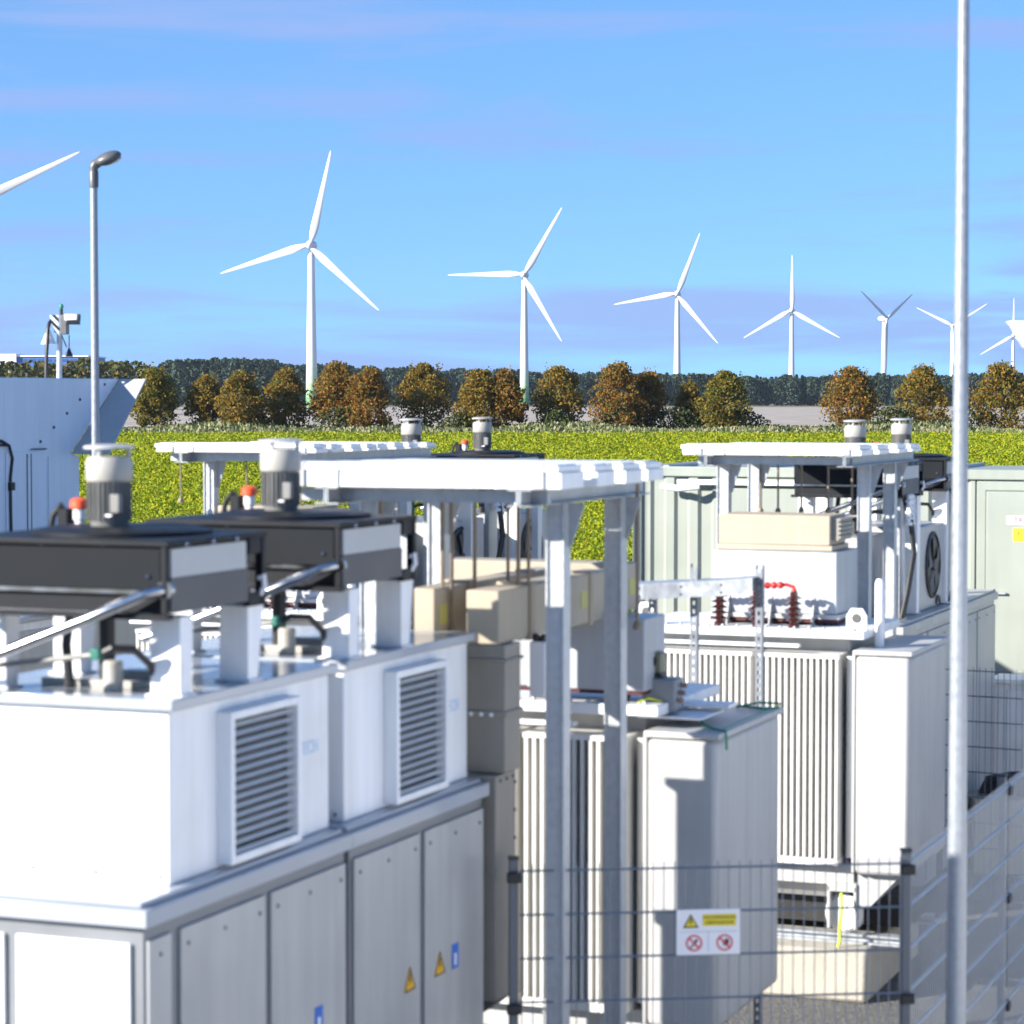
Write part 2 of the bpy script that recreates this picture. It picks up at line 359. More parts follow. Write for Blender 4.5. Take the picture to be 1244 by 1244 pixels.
# ------------------------------------------------------------------ autumn trees
AUT = [leafmat('autumn_leaves', [((0.312, 0.162, 0.030), 22), ((0.240, 0.162, 0.030), 26), ((0.156, 0.144, 0.026), 28), ((0.360, 0.216, 0.036), 10), ((0.135, 0.134, 0.031), 16)], .42),
       leafmat('autumn_leaves_rust', [((0.324, 0.138, 0.029), 28), ((0.240, 0.144, 0.029), 26), ((0.150, 0.126, 0.026), 26), ((0.372, 0.192, 0.030), 8), ((0.135, 0.118, 0.031), 14)], .42),
       leafmat('autumn_leaves_olive', [((0.264, 0.162, 0.024), 20), ((0.186, 0.162, 0.026), 30), ((0.132, 0.138, 0.026), 30), ((0.312, 0.204, 0.030), 8), ((0.117, 0.126, 0.027), 16)], .42)]
def crown_points(h, wd, nclump, nleaf, base, rs):
    P = []
    for i in range(nclump):
        t = rs.random() ** .85; z = base + (h - base) * t
        prof = (math.sin(math.pi * min(1, (t * .86 + .14))) ** .55)
        rad = wd / 2 * prof * (1 - .30 * t)
        a = rs.uniform(0, 2 * math.pi); q = math.sqrt(rs.uniform(.08, 1))
        c = np.array([math.cos(a) * rad * q, math.sin(a) * rad * q, z]); cr = wd * rs.uniform(.09, .17)
        v = rs.normal(size=(nleaf, 3)); v /= np.linalg.norm(v, axis=1)[:, None]
        P.append(c + v * (cr * rs.uniform(.45, 1.1, nleaf) ** .5)[:, None] * np.array([1, 1, .8]))
    # a few twigs standing out at the top
    for i in range(10):
        a = rs.uniform(0, 2 * math.pi); rr = rs.uniform(0, wd * .3)
        c = np.array([math.cos(a) * rr, math.sin(a) * rr, h * rs.uniform(.93, 1.03)])
        P.append(c + rs.normal(0, .16, (10, 3)) * np.array([1, 1, 2.2]))
    return np.concatenate(P)
def tree(px, ytop, wpx, Y, label, seed, mi=0, base=.7):
    rs = np.random.default_rng(seed); X = (px - 622) / F * Y; h = HC + (484 - ytop) / F * Y; wd = wpx / F * Y * 1.10
    t = thing('autumn_tree', label, 'tree', (X, Y, 0), 0, 'row of bronze autumn trees beyond the field')
    P = crown_points(h, wd, 120, 56, base, rs); cards('crown', P, rs.uniform(.11, .24, len(P)), AUT[mi], parent=t)
    mb = MB(); lean = rs.uniform(-.15, .15)
    mb.tube([(0, 0, -.1), (lean * .3, 0, h * .25), (lean, 0, h * .55), (lean * 1.4, .1, h * .8)], [.17, .14, .09, .04], 8)
    for k in range(7):
        a = rs.uniform(0, 6.28); z0 = h * rs.uniform(.18, .6); q = wd * rs.uniform(.25, .4)
        mb.tube([(lean * .5, 0, z0), (math.cos(a) * q * .5, math.sin(a) * q * .5, z0 + h * .12), (math.cos(a) * q, math.sin(a) * q, z0 + h * .22)], [.07, .05, .02], 6)
    mb.build('trunk', BARK, t)
    return t
TREES = [(188, 452, 54, 'leftmost autumn tree of the row, beside the slanted grey panel of the container', 2),
 (250, 460, 48, 'small bronze tree, left half of the pair just right of the leftmost tree', 0),
 (294, 457, 60, 'bronze tree, right half of the pair below the dark wooded rise', 0),
 (347, 453, 54, 'round golden brown tree just left of the largest turbine tower', 0),
 (410, 446, 62, 'rust brown tree just right of the largest turbine tower', 1),
 (446, 452, 60, 'rust brown tree merging with its left neighbour, right of the largest turbine', 1),
 (516, 448, 64, 'single bronze tree standing halfway between the two nearest turbines', 0),
 (583, 454, 58, 'bronze tree left of the second turbine, left half of a pair', 0),
 (615, 453, 48, 'bronze tree hard against the left of the second turbine tower', 1),
 (680, 450, 62, 'bronze tree alone just right of the second turbine tower', 0),
 (750, 447, 66, 'tallest rust tree of the row, left of the third turbine tower', 1),
 (786, 455, 50, 'rust tree grown into the tallest tree, nearest left of the third turbine', 1),
 (838, 469, 42, 'smallest olive brown tree, just right of the third turbine tower', 0),
 (880, 457, 62, 'olive bronze tree left of the fourth turbine tower', 2),
 (1033, 452, 68, 'rust tree just left of the turbine turned sideways', 1),
 (1121, 450, 66, 'bronze tree between the turbine turned sideways and the tall right pole', 0),
 (1216, 447, 70, 'bronze tree at the right edge, right of the tall pole', 0)]
for i, (px, yt, wp, lb, mi) in enumerate(TREES): tree(px, yt, wp, 311 + 3 * math.sin(i * 2.3), lb, 100 + i, mi)

SHRUBM = leafmat('shrub_leaves', [((.05, .075, .025), 40), ((.09, .11, .03), 30), ((.13, .12, .04), 20), ((.035, .05, .02), 20)], .2)
for i, (px, wp, hp, lb) in enumerate([(420, 90, 24, 'dark green shrub below the rust brown trees right of the largest turbine'), (560, 46, 16, 'low green shrub in the gap left of the second turbine'),
        (676, 34, 20, 'small dark shrub at the foot of the tree right of the second turbine'), (752, 74, 22, 'dark green shrub at the foot of the tallest rust tree'),
        (822, 60, 24, 'dark shrub under the smallest olive brown tree'), (900, 70, 20, 'low shrub under the olive bronze tree left of the fourth turbine'), (1085, 60, 24, 'brown green shrub in the gap below the turbine turned sideways'),
        (1180, 70, 26, 'dark shrub right behind the tall pole'), (300, 70, 18, 'low shrub below the pair of bronze trees on the left')]):
    rs = np.random.default_rng(300 + i); Y = 309; wd = wp / F * Y; h = .8 + hp / F * Y * .9
    P = np.stack([rs.normal(0, wd * .24, 900), rs.normal(0, .7, 900), rs.random(900) ** .8 * h], 1)
    P[:, 2] *= np.clip(1.15 - np.abs(P[:, 0]) / wd * 1.2, .3, 1)
    o = cards('shrub', P, rs.uniform(.12, .26, 900), SHRUBM); o.location = ((px - 622) / F * Y, Y, 0)
    tag(o, lb, 'shrub', 'shrubs under the tree row')

# ------------------------------------------------------------------ distant woods
def wood(name, xs, prof, Ys, m, label, per=300, cs=(.6, 1.15), conif=.3, seed=5, step=3.9):
    rs = np.random.default_rng(seed); P = []; S = []
    for Y in Ys:
        px = xs[0]
        while px < xs[1]:
            ytop = np.interp(px, [p[0] for p in prof], [p[1] for p in prof]) + 2.6 * abs(rs.normal(0, 1.0)) - 1 + 1.6 * math.sin(px * .041 + Y) * math.sin(px * .013) + 1.0 * math.sin(px * .11) + (Y - Ys[0]) * .0
            h = HC + (484 - ytop) / F * Y; X = (px - 622) / F * Y; y = Y + rs.uniform(-12, 12); wd = rs.uniform(7, 12)
            con = rs.random() < conif
            k = per; t = rs.random(k) ** .7
            rad = (wd * .38 * (1.02 - t) + .3) if con else wd / 2 * np.sqrt(np.clip(1 - (2 * t - 1.0) ** 2 * .9, 0, 1)) * (1 - .2 * t)
            a = rs.uniform(0, 2 * np.pi, k); q = np.sqrt(rs.uniform(.3, 1, k)); lump = 1 + .18 * np.sin(a * 3 + t * 9 + px)
            P.append(np.stack([X + np.cos(a) * rad * q * lump, y + np.sin(a) * rad * q * lump, h * (.02 + .98 * t)], 1)); S.append(rs.uniform(cs[0], cs[1], k))
            px += step / Y * F * rs.uniform(.6, 1.4)
    return tag(cards(name, np.concatenate(P), np.concatenate(S), m), label, 'wood', kind='stuff')
DARKW = leafmat('dark_wood_leaves', [((.036, .060, .046), 38), ((.052, .078, .048), 30), ((.075, .095, .046), 18), ((.026, .044, .040), 22)], .1)
OLIVEW = leafmat('olive_wood_leaves', [((.075, .085, .02), 34), ((.11, .10, .025), 26), ((.045, .06, .018), 30), ((.15, .09, .025), 12)], .15)
wood('far_wood', (330, 1320), [(330, 443), (380, 444), (450, 446), (560, 450), (640, 452), (700, 453), (800, 455), (900, 458), (1000, 457), (1320, 455)], (1380, 1395, 1412), DARKW, 'long dark green wood along the horizon behind the turbines', 420, conif=.3)
wood('wooded_rise', (190, 372), [(190, 448), (205, 441), (235, 436), (300, 436), (340, 441), (372, 446)], (1180, 1194, 1208), DARKW, 'dark rounded wooded rise on the horizon left of the largest turbine', 460, conif=.1, seed=8)
wood('near_wood_edge', (-60, 205), [(-60, 439), (0, 440), (60, 441), (100, 438), (140, 440), (165, 441), (185, 447), (205, 455)], (640, 652), OLIVEW, 'olive and brown wood edge on the horizon behind the white container', 330, cs=(.45, .8), conif=0, seed=9, step=3.2)

# ------------------------------------------------------------------ far hall
hall = thing('industrial_hall', 'long white and blue industrial hall above the trees on the far left', 'building', ((0 - 622) / F * 900, 900, 0))
mb = MB(); mb.box(-14, 6, 0, 40, 0, HC + 54 / F * 900); mb.build('white_wing', HALLW, hall)
mb = MB(); mb.box(6.02, 31, 1, 40, 0, HC + 50.5 / F * 900); mb.build('blue_wing', BLUEW, hall)
mb = MB(); mb.box(6.1, 31.3, .6, 40.4, HC + 50.5 / F * 900, HC + 52.3 / F * 900); mb.build('roof_edge', HALLW, hall)
mb = MB()
for k in range(8): mb.box(7.5 + k * 2.9, 9.6 + k * 2.9, .93, .99, HC + 44.5 / F * 900, HC + 47.5 / F * 900)
mb.build('window_band', mat('hall_glass', (.05, .10, .20), .15, 0, .05, .2), hall)

# ------------------------------------------------------------------ wind turbines
def blade_mb(L0):
    st = [(0.9, .95, .95, 0), (2.2, 1.0, .9, 0), (5, 1.55, .55, .25), (8, 1.75, .42, .22), (14, 1.45, .30, .15), (22, 1.1, .2, .09), (30, .8, .13, .05), (36, .55, .08, .02), (39, .34, .05, 0), (40, .1, .03, 0)]
    mb = MB(); n = 12; vs = []
    for (r, c, t, tw) in st:
        for k in range(n):
            a = 2 * math.pi * k / n; x = c * math.cos(a) + c * .25; y = t * math.sin(a)
            vs.append(((x * math.cos(tw) - y * math.sin(tw)), (x * math.sin(tw) + y * math.cos(tw)), r * L0 / 40))
    fs = []
    for i in range(len(st) - 1):
        for k in range(n): fs.append((i*n+k, i*n+(k+1) % n, (i+1)*n+(k+1) % n, (i+1)*n+k))
    fs += [tuple(range(n))[::-1], tuple(range((len(st)-1)*n, len(st)*n))]
    mb.add(vs, fs); return mb
BLADE = {}
def turbine(hx, hy, L_px, ang, yaw, label, L0=40.0):
    Y = F * L0 / L_px; hub = at(hx, hy, Y); H = hub.z
    t = thing('wind_turbine', label, 'wind turbine', (hub.x, Y, 0), 0, 'row of white wind turbines on the horizon')
    mb = MB(); prof = [(2.6, -.3), (2.3, H * .2), (1.95, H * .5), (1.4, H * .96)]
    mb.lathe((0, 0, 0), prof, 20); mb.build('tower', TOWER, t)
    na = MB(); na.lathe((0, 0, 0), [(1.0, -5.2), (1.75, -4.2), (2.1, -2), (2.15, 0), (1.9, 1.6)], 18, 'y')
    q = na.build('nacelle', TURB, t); q.location = (0, 0, H); q.rotation_euler.z = R_(yaw) + math.pi
    hb = MB(); hb.lathe((0, 0, 0), [(1.9, 1.7), (1.85, 2.6), (1.5, 3.6), (.8, 4.4), (.15, 4.7)], 18, 'y')
    h = hb.build('rotor_hub', TURB, t); h.location = (0, 0, H); h.rotation_euler.z = R_(yaw) + math.pi
    if 'm' not in BLADE:
        o = blade_mb(40).build('blade', TURB); BLADE['m'] = o.data; bpy.data.objects.remove(o)
    for k in range(3):
        b = bpy.data.objects.new('blade', BLADE['m']); col.objects.link(b); b.parent = t
        a = R_(ang + 120 * k)
        M = Matrix.Rotation(R_(yaw), 4, 'Z') @ Matrix.Translation((0, -2.7, 0)) @ Matrix.Rotation(math.pi / 2 - a, 4, 'Y')
        b.matrix_local = Matrix.Translation((0, 0, H)) @ M @ Matrix.Scale(L0 / 40, 4)
    return t
turbine(-35, 248, 147, 25, 0, 'wind turbine outside the left edge, only one blade tip pointing in')
turbine(378, 298, 116, 77, -8, 'largest white wind turbine, left of centre, with a green ringed tower foot')
turbine(637, 334, 93, 60, -8, 'second white wind turbine, near the middle, one blade pointing level left')
turbine(823, 357, 78, 69.5, -8, 'third white wind turbine, right of the middle, behind the dark wood')
turbine(962, 377, 67, 90, -8, 'fourth white wind turbine with one blade straight up')
turbine(1074, 387, 63, 270, 47, 'distant turbine turned sideways, one blade hanging down along its tower')
turbine(1157, 396, 49, 153, -6, 'distant turbine half hidden behind the tall right pole')
turbine(1231, 408, 46, 90, -6, 'distant turbine at the right edge behind the white floodlight')

# ------------------------------------------------------------------ inverter cabinets
def louvre(t, y0, y1, z0, z1, x0):
    f = MB(); w = .03
    f.box(x0, x0 + .062, y0, y0 + w, z0, z1); f.box(x0, x0 + .062, y1 - w, y1, z0, z1); f.box(x0, x0 + .062, y0 + w, y1 - w, z1 - w, z1); f.box(x0, x0 + .062, y0 + w, y1 - w, z0, z0 + w)
    L_ = f.build('louvre', WHITE, t, bevel=.003)
    b = MB(); b.box(x0 + .004, x0 + .012, y0 + w, y1 - w, z0 + w, z1 - w); b.build('dark_backing', mat('filter_mesh', (.014, .016, .019), .8, 0, .2, 60), L_)
    s = MB(); n = 15; hz = (z1 - z0 - 2 * w) / n
    for k in range(n):
        z = z0 + w + hz * (k + .2); s.hexa([(x0 + .046, y0 + w, z), (x0 + .052, y0 + w, z), (x0 + .052, y1 - w, z), (x0 + .046, y1 - w, z)], [(x0 + .034, y0 + w, z + hz * .30), (x0 + .040, y0 + w, z + hz * .30), (x0 + .040, y1 - w, z + hz * .30), (x0 + .034, y1 - w, z + hz * .30)])
    for k in range(1, 16):
        y = y0 + w + (y1 - y0 - 2 * w) * k / 16; s.box(x0 + .014, x0 + .016, y - .002, y + .002, z0 + w, z1 - w)
    s.build('slats', mat('slat_grey', (.62, .63, .63), .5, .2, .05, 10), L_)
def tri_sticker(t, x, y, z, h):
    p = [(x, y - h * .56, z - h / 2), (x, y + h * .56, z - h / 2), (x, y, z + h / 2)]
    a = MB(); a.prism(p, 0, (.003, 0, 0)); o = a.build('warning_sticker', AMBER, t, smooth=False)
    m = MB(); q = .16 * h
    def S(pt, k): c = Vector((x, y, z - h * .16)); return c + (Vector(pt) - c) * k
    e = [S(pp, .98) for pp in p]; i = [S(pp, .80) for pp in p]
    for k in range(3):
        m.prism([e[k], e[(k + 1) % 3], i[(k + 1) % 3], i[k]], 0, (.0045, 0, 0))
    m.prism([(x, y - .02 * h, z + .2 * h), (x, y + .10 * h, z + .2 * h), (x, y + .02 * h, z - .02 * h), (x, y + .10 * h, z - .02 * h), (x, y - .02 * h, z - .34 * h), (x, y + .0 * h, z - .10 * h), (x, y - .10 * h, z - .10 * h)], 0, (.0045, 0, 0))
    m.build('warning_symbol', INKM, o, smooth=False)
def cabinet(L_, rear, label, first, style='louvre', group=None, at_rd=(0, 0), fc=1.1):
    """a two part inverter cabinet; local x to the right, y to the back, right-hand face at x=0"""
    t = gthing('inverter_cabinet', label, 'electrical cabinet', at_rd[0], at_rd[1], 0, group)
    mb = MB(); mb.box(-1.04, -.022, .02, L_ - .012, .12, 2.2); mb.build('body', mat('frame_metal', (.20, .21, .225), .45, .2, .05, 3) if style == 'louvre' else TRAFO, t, bevel=.004)
    mb = MB(); mb.box(-1.0, -.06, .06, L_ - .06, 0, .12); mb.build('base_frame', DGREY, t)
    doors = [(.028, .185), (.255, .905), (.955, L_ - .03)] if first else [(.04, .70), (.76, L_ - .035)]
    for (a, b) in doors:
        m = MB(); m.box(-.022, -.006, a, b, .16, 2.15)
        o = m.build('side_panel', ZINC, t, bevel=.003)
        s = MB()
        for yy in (a + .05, (a + b) / 2, b - .05):
            if b - a < .3 and yy != (a + b) / 2: continue
            s.lathe((-.006, yy, 2.09), [(.009, 0), (.008, .004), (.004, .007)], 8, 'x')
        s.build('screw', MOTORM, o)
    m = MB()
    for (a, b) in ((-1.02, -.57), (-.52, -.07)): m.box(a, b, .004, .02, .16, 2.14)
    o = m.build('front_panel', ZINC if style != 'louvre' else WHITE, t, bevel=.003)
    m = MB(); m.hexa([(-1.07, -.02, 2.2), (.012, -.02, 2.2), (.012, L_ - .004, 2.2), (-1.07, L_ - .004, 2.2)], [(-1.07, -.02, 2.265), (.012, -.02, 2.265), (.012, L_ - .004, 2.265), (-1.07, L_ - .004, 2.265)])
    m.box(-1.05, -.02, 0, L_ - .03, 2.265, 2.285)
    m.build('ledge', ROOFW if style == 'louvre' else TRAFO, t, bevel=.006)
    y0 = .31 if first else .10; y1 = L_ - .05 if not first else L_ - .03
    if style == 'louvre':
        m = MB(); m.box(-1.0, -.08, y0, y1, 2.285, 2.905); m.build('upper_box', WHITE, t, bevel=.006)
        m = MB(); m.box(-1.03, -.05, y0 - .03, y1 + .03, 2.905, 2.945); m.build('roof', ROOFW, t, bevel=.005)
        a = .66 if first else .49
        louvre(t, a, a + (.58 if first else .56), 2.30, 2.86, -.08)
        text_obj('logo', 'TECH', .075, LOGOBLUE, t, (-.0785, y1 - .185, 2.63), (math.pi / 2, 0, math.pi / 2), .9)
        m = MB()
        for k in range(4): m.lathe((-.9 + k * .26, y0 - .001, 2.315), [(.008, -.004), (.008, 0)], 8, 'y')
        m.build('front_screw', MOTORM, t)
    else:
        if fc is None: return t
        m = MB(); m.box(-.95, -.12, fc - .56, min(fc + .56, L_ - .02), 2.285, 2.97); o = m.build('cooling_unit', TRAFO, t, bevel=.015)
        m = MB(); m.box(-.95, -.35, .12, fc - .62, 2.285, 2.93); m.build('switch_box', TRAFO, t, bevel=.015)
        m = MB(); m.lathe((-.12, fc, 2.64), [(.275, 0), (.275, .012), (.25, .02), (.245, .004)], 28, 'x'); m.build('fan_ring', RUBBER, o)
        m = MB(); m.lathe((-.115, fc, 2.64), [(.24, 0), (.24, .004)], 28, 'x'); m.build('fan_opening', CLAMP, o)
        m = MB()
        for k in range(5):
            a = k * 2 * math.pi / 5
            p = lambda r, aa, x: (-.105 + x, fc + r * math.cos(aa), 2.64 + r * math.sin(aa))
            m.add([p(.05, a, 0), p(.225, a + .1, 0), p(.225, a + .75, .012), p(.05, a + .6, .008)], [(0, 1, 2, 3)])
        m.lathe((-.11, fc, 2.64), [(.055, 0), (.05, .02)], 14, 'x'); m.build('fan_blades', DGREY, o)
        m = MB()
        for k in range(3): m.tube([(-.11, fc + .2 + .07 * math.cos(a / 9 * 3.1), 2.3 + k * .012 + .05 * math.sin(a / 9 * 3.1)) for a in range(10)], .007, 6)
        m.build('cable', RUBBER, t)
    return t

CG = 'paired inverter cabinets'
c1 = cabinet(1.64, 0, 'nearest white cabinet at the lower left corner with the left louvre grille', True, group=CG)
c2 = cabinet(1.46, 0, 'white cabinet with the right louvre grille, yellow triangles and blue sticker', False, at_rd=(0, 1.655), group=CG)
tri_sticker(c2, -.006, .585, 1.55, .105); tri_sticker(c2, -.006, .91, 1.55, .105)
def blue_sticker(t, y, z):
    m = MB(); m.box(-.0055, -.003, y - .03, y + .04, z - .055, z + .055); o = m.build('blue_sticker', BLUEST, t, smooth=False)
    m = MB(); m.sphere((-.0045, y + .005, z + .028), .009, 10, sx=.15); m.box(-.0045, -.0025, y - .006, y + .016, z - .040, z + .012); m.build('sticker_figure', SIGNW, o)
blue_sticker(c2, 1.08, 1.545); blue_sticker(c1, 1.35, 1.575)

# ------------------------------------------------------------------ roof coolers: black fan hoods on white legs
def leg_mb(x0, x1, y0, y1, z0, z1, dx=0, dy=0):
    m = MB(); m.hexa([(x0, y0, z0), (x1, y0, z0), (x1, y1, z0), (x0, y1, z0)], [(x0 + dx, y0, z1), (x1, y0, z1), (x1, y1 + dy, z1), (x0 + dx, y1 + dy, z1)])
    m.box(x0 - .015, x1 + .015, y0 - .015, y1 + .015, z0, z0 + .008); return m
def cooler(label, r, d, legz=2.946, group='black roof coolers'):
    t = gthing('roof_cooler', label, 'cooler', r, d, 0, group)
    zb, zt = 3.23, 3.505
    m = MB(); m.box(-.90, -.055, .20, .80, zb + .02, zt - .02); m.build('housing', BLACK, t, bevel=.004)
    m = MB(); m.box(-.92, -.035, .17, .935, zt - .02, zt); m.build('top_plate', BLACK, t, bevel=.003)
    m = MB(); m.lathe((-.46, .60, zt), [(.33, 0), (.33, .014), (.27, .026)], 36); m.build('fan_ring', BLACK, t)
    m = MB(); m.box(-.055, -.045, .215, .78, 3.375, 3.475); m.build('upper_side_panel', GREYP, t)
    m = MB(); m.box(-.055, -.047, .215, .80, 3.25, 3.372); m.build('lower_side_panel', DGREY, t)
    m = MB(); m.box(-.90, -.075, .186, .20, 3.335, 3.478); m.build('front_panel', mat('front_sheet', (.011, .013, .016), .6, 0, .1, 6, spec=.12), t)
    m = MB(); m.box(-.90, -.10, .176, .199, 3.318, 3.332); m.box(-.86, -.11, .19, .199, 3.245, 3.252); m.build('front_lip', STEEL, t)
    m = MB()
    for x in (-.055, -.90):
        m.box(x - .016, x + .016, .90, .93, zb, zt - .02); m.box(x - .012, x + .012, .80, .90, zb, zb + .05); m.box(x - .012, x + .012, .80, .90, zt - .08, zt - .02)
    m.box(-.92, -.035, .165, .21, zb, zb + .02); m.box(-.88, -.075, .90, .93, zb, zb + .03); m.box(-.06, -.04, .165, .186, zb + .02, zt - .02)
    m.build('frame', BLACK, t, bevel=.002)
    for (x, y, z) in ((-.034, .30, 3.49), (-.034, .50, 3.49), (-.034, .68, 3.49)): m = MB(); m.sphere((x, y, z), .010, 8); m.build('bolt', STEEL, t)
    for (x, z) in ((-.12, 3.38), (-.3, 3.487), (-.55, 3.487)): m = MB(); m.sphere((x, .183, z), .008, 8); m.build('bolt', STEEL, t)
    m = MB(); m.tube([(-.055, .90, 3.33), (-.035, .90, 3.34), (-.03, .90, 3.30), (-.05, .90, 3.27)], .011, 8); m.build('drain_fitting', SIGNW, t)
    # motor with cap and rain disc
    mx_, my_ = -.515, .60; z0 = zt + .026
    m = MB(); m.lathe((mx_, my_, z0), [(.068, 0), (.074, .02), (.074, .165)], 28)
    for k in range(28):
        a = 2 * math.pi * k / 28; c, s = math.cos(a), math.sin(a)
        m.hexa([(mx_ + .072*c - .002*s, my_ + .072*s + .002*c, z0 + .02), (mx_ + .072*c + .002*s, my_ + .072*s - .002*c, z0 + .02), (mx_ + .082*c + .002*s, my_ + .082*s - .002*c, z0 + .02), (mx_ + .082*c - .002*s, my_ + .082*s + .002*c, z0 + .02)],
               [(mx_ + .072*c - .002*s, my_ + .072*s + .002*c, z0 + .16), (mx_ + .072*c + .002*s, my_ + .072*s - .002*c, z0 + .16), (mx_ + .082*c + .002*s, my_ + .082*s - .002*c, z0 + .16), (mx_ + .082*c - .002*s, my_ + .082*s + .002*c, z0 + .16)])
    mo = m.build('motor', MOTORM, t)
    m = MB(); m.lathe((mx_, my_, z0), [(.083, .165), (.086, .17), (.086, .235), (.078, .255), (.05, .258)], 28); m.build('motor_cap', BEIGE, mo)
    m = MB(); m.lathe((mx_, my_, z0), [(.094, .285), (.094, .294), (.06, .300)], 28)
    for k in range(3):
        a = k * 2.1 + .5; m.cyl((mx_ + .07*math.cos(a), my_ + .07*math.sin(a), z0 + .25), (mx_ + .07*math.cos(a), my_ + .07*math.sin(a), z0 + .288), .009, n=8)
    m.build('rain_cover', mat('cover_grey', (.42, .42, .41), .5, 0, .04, 10), mo)
    m = MB(); m.box(mx_ + .045, mx_ + .085, my_ - .078, my_ - .05, z0 + .05, z0 + .12); m.build('terminal_box', MOTORM, mo, bevel=.004)
    m = MB(); m.box(mx_ + .03, mx_ + .055, my_ - .0835, my_ - .078, z0 + .038, z0 + .046); m.build('name_plate', SIGNW, mo)
    # breather valve with orange cap
    m = MB(); m.lathe((-.78, .83, zt), [(.018, 0), (.016, .03), (.024, .035), (.024, .075)], 14); vv = m.build('breather_valve', SIGNW, t)
    m = MB(); m.lathe((-.78, .83, zt), [(.030, .075), (.036, .079), (.035, .107), (.02, .117)], 16); m.build('orange_cap', ORANGE, vv)
    m = MB(); m.box(-.86, -.82, .80, .86, zt, zt + .075); m.tube([(-.84, .83, zt + .06), (-.86, .83, zt + .09), (-.89, .82, zt + .05), (-.9, .82, zt)], .012, 8); m.build('valve_lever', BLACK, vv)
    # legs
    for (x0, x1, y0, y1) in ((-.185, -.065, .31, .39), (-.185, -.065, .83, .91), (-.90, -.78, .31, .39), (-.90, -.78, .83, .91)):
        leg_mb(x0, x1, y0, y1, legz, zb, dx=0.0, dy=(.05 if y0 > .5 else 0.02)).build('leg', WHITE, t, bevel=.003)
    # coolant pipes
    m = MB(); m.tube([(-.05, .20, 3.335), (-.065, .165, 3.335), (-.11, .145, 3.32), (-.34, .12, 3.225), (-.67, .11, 3.10), (-.90, .11, 3.02)], .0205, 14)
    m.lathe((-.05, .20, 3.335), [(.032, -.03), (.032, -.01)], 14, 'y'); m.build('coolant_pipe', STEEL, t)
    m = MB(); m.tube([(-.93, .20, 3.03), (-.67, .18, 3.055), (-.33, .165, 3.10)], .011, 10); m.build('return_pipe', MOTORM, t)
    m = MB(); m.box(-.335, -.295, .145, .185, 3.085, 3.125); m.build('pipe_joint', GJOINT, t, bevel=.006)
    m = MB(); m.tube([(-.30, .165, 3.105), (-.26, .17, 3.125), (-.2, .22, 3.12), (-.18, .30, 3.06), (-.18, .34, 2.99), (-.18, .36, legz)], .014, 8)
    m.build('hose', RUBBER, t); m = MB(); m.tube([(-.5, .55, legz), (-.5, .55, zb + .02)], .03, 10); m.build('hose', RUBBER, t); m = MB(); m.tube([(-.62, .5, zb + .02), (-.63, .48, 3.1), (-.6, .45, legz)], .018, 8); m.build('hose', RUBBER, t)
    m = MB(); m.lathe((-.40, .42, legz), [(.036, 0), (.036, .10), (.03, .108)], 14); m.box(-.60, -.28, .74, .78, legz, legz + .035); m.box(-.75, -.25, .5, .53, legz, legz + .025); m.build('pump_fitting', BEIGE, t)
    return t
cooler('nearest black roof cooler, cut by the left photo edge, over the left louvre grille', 0, .055)
cooler('second black roof cooler from the front, over the right louvre grille', 0, 1.465)

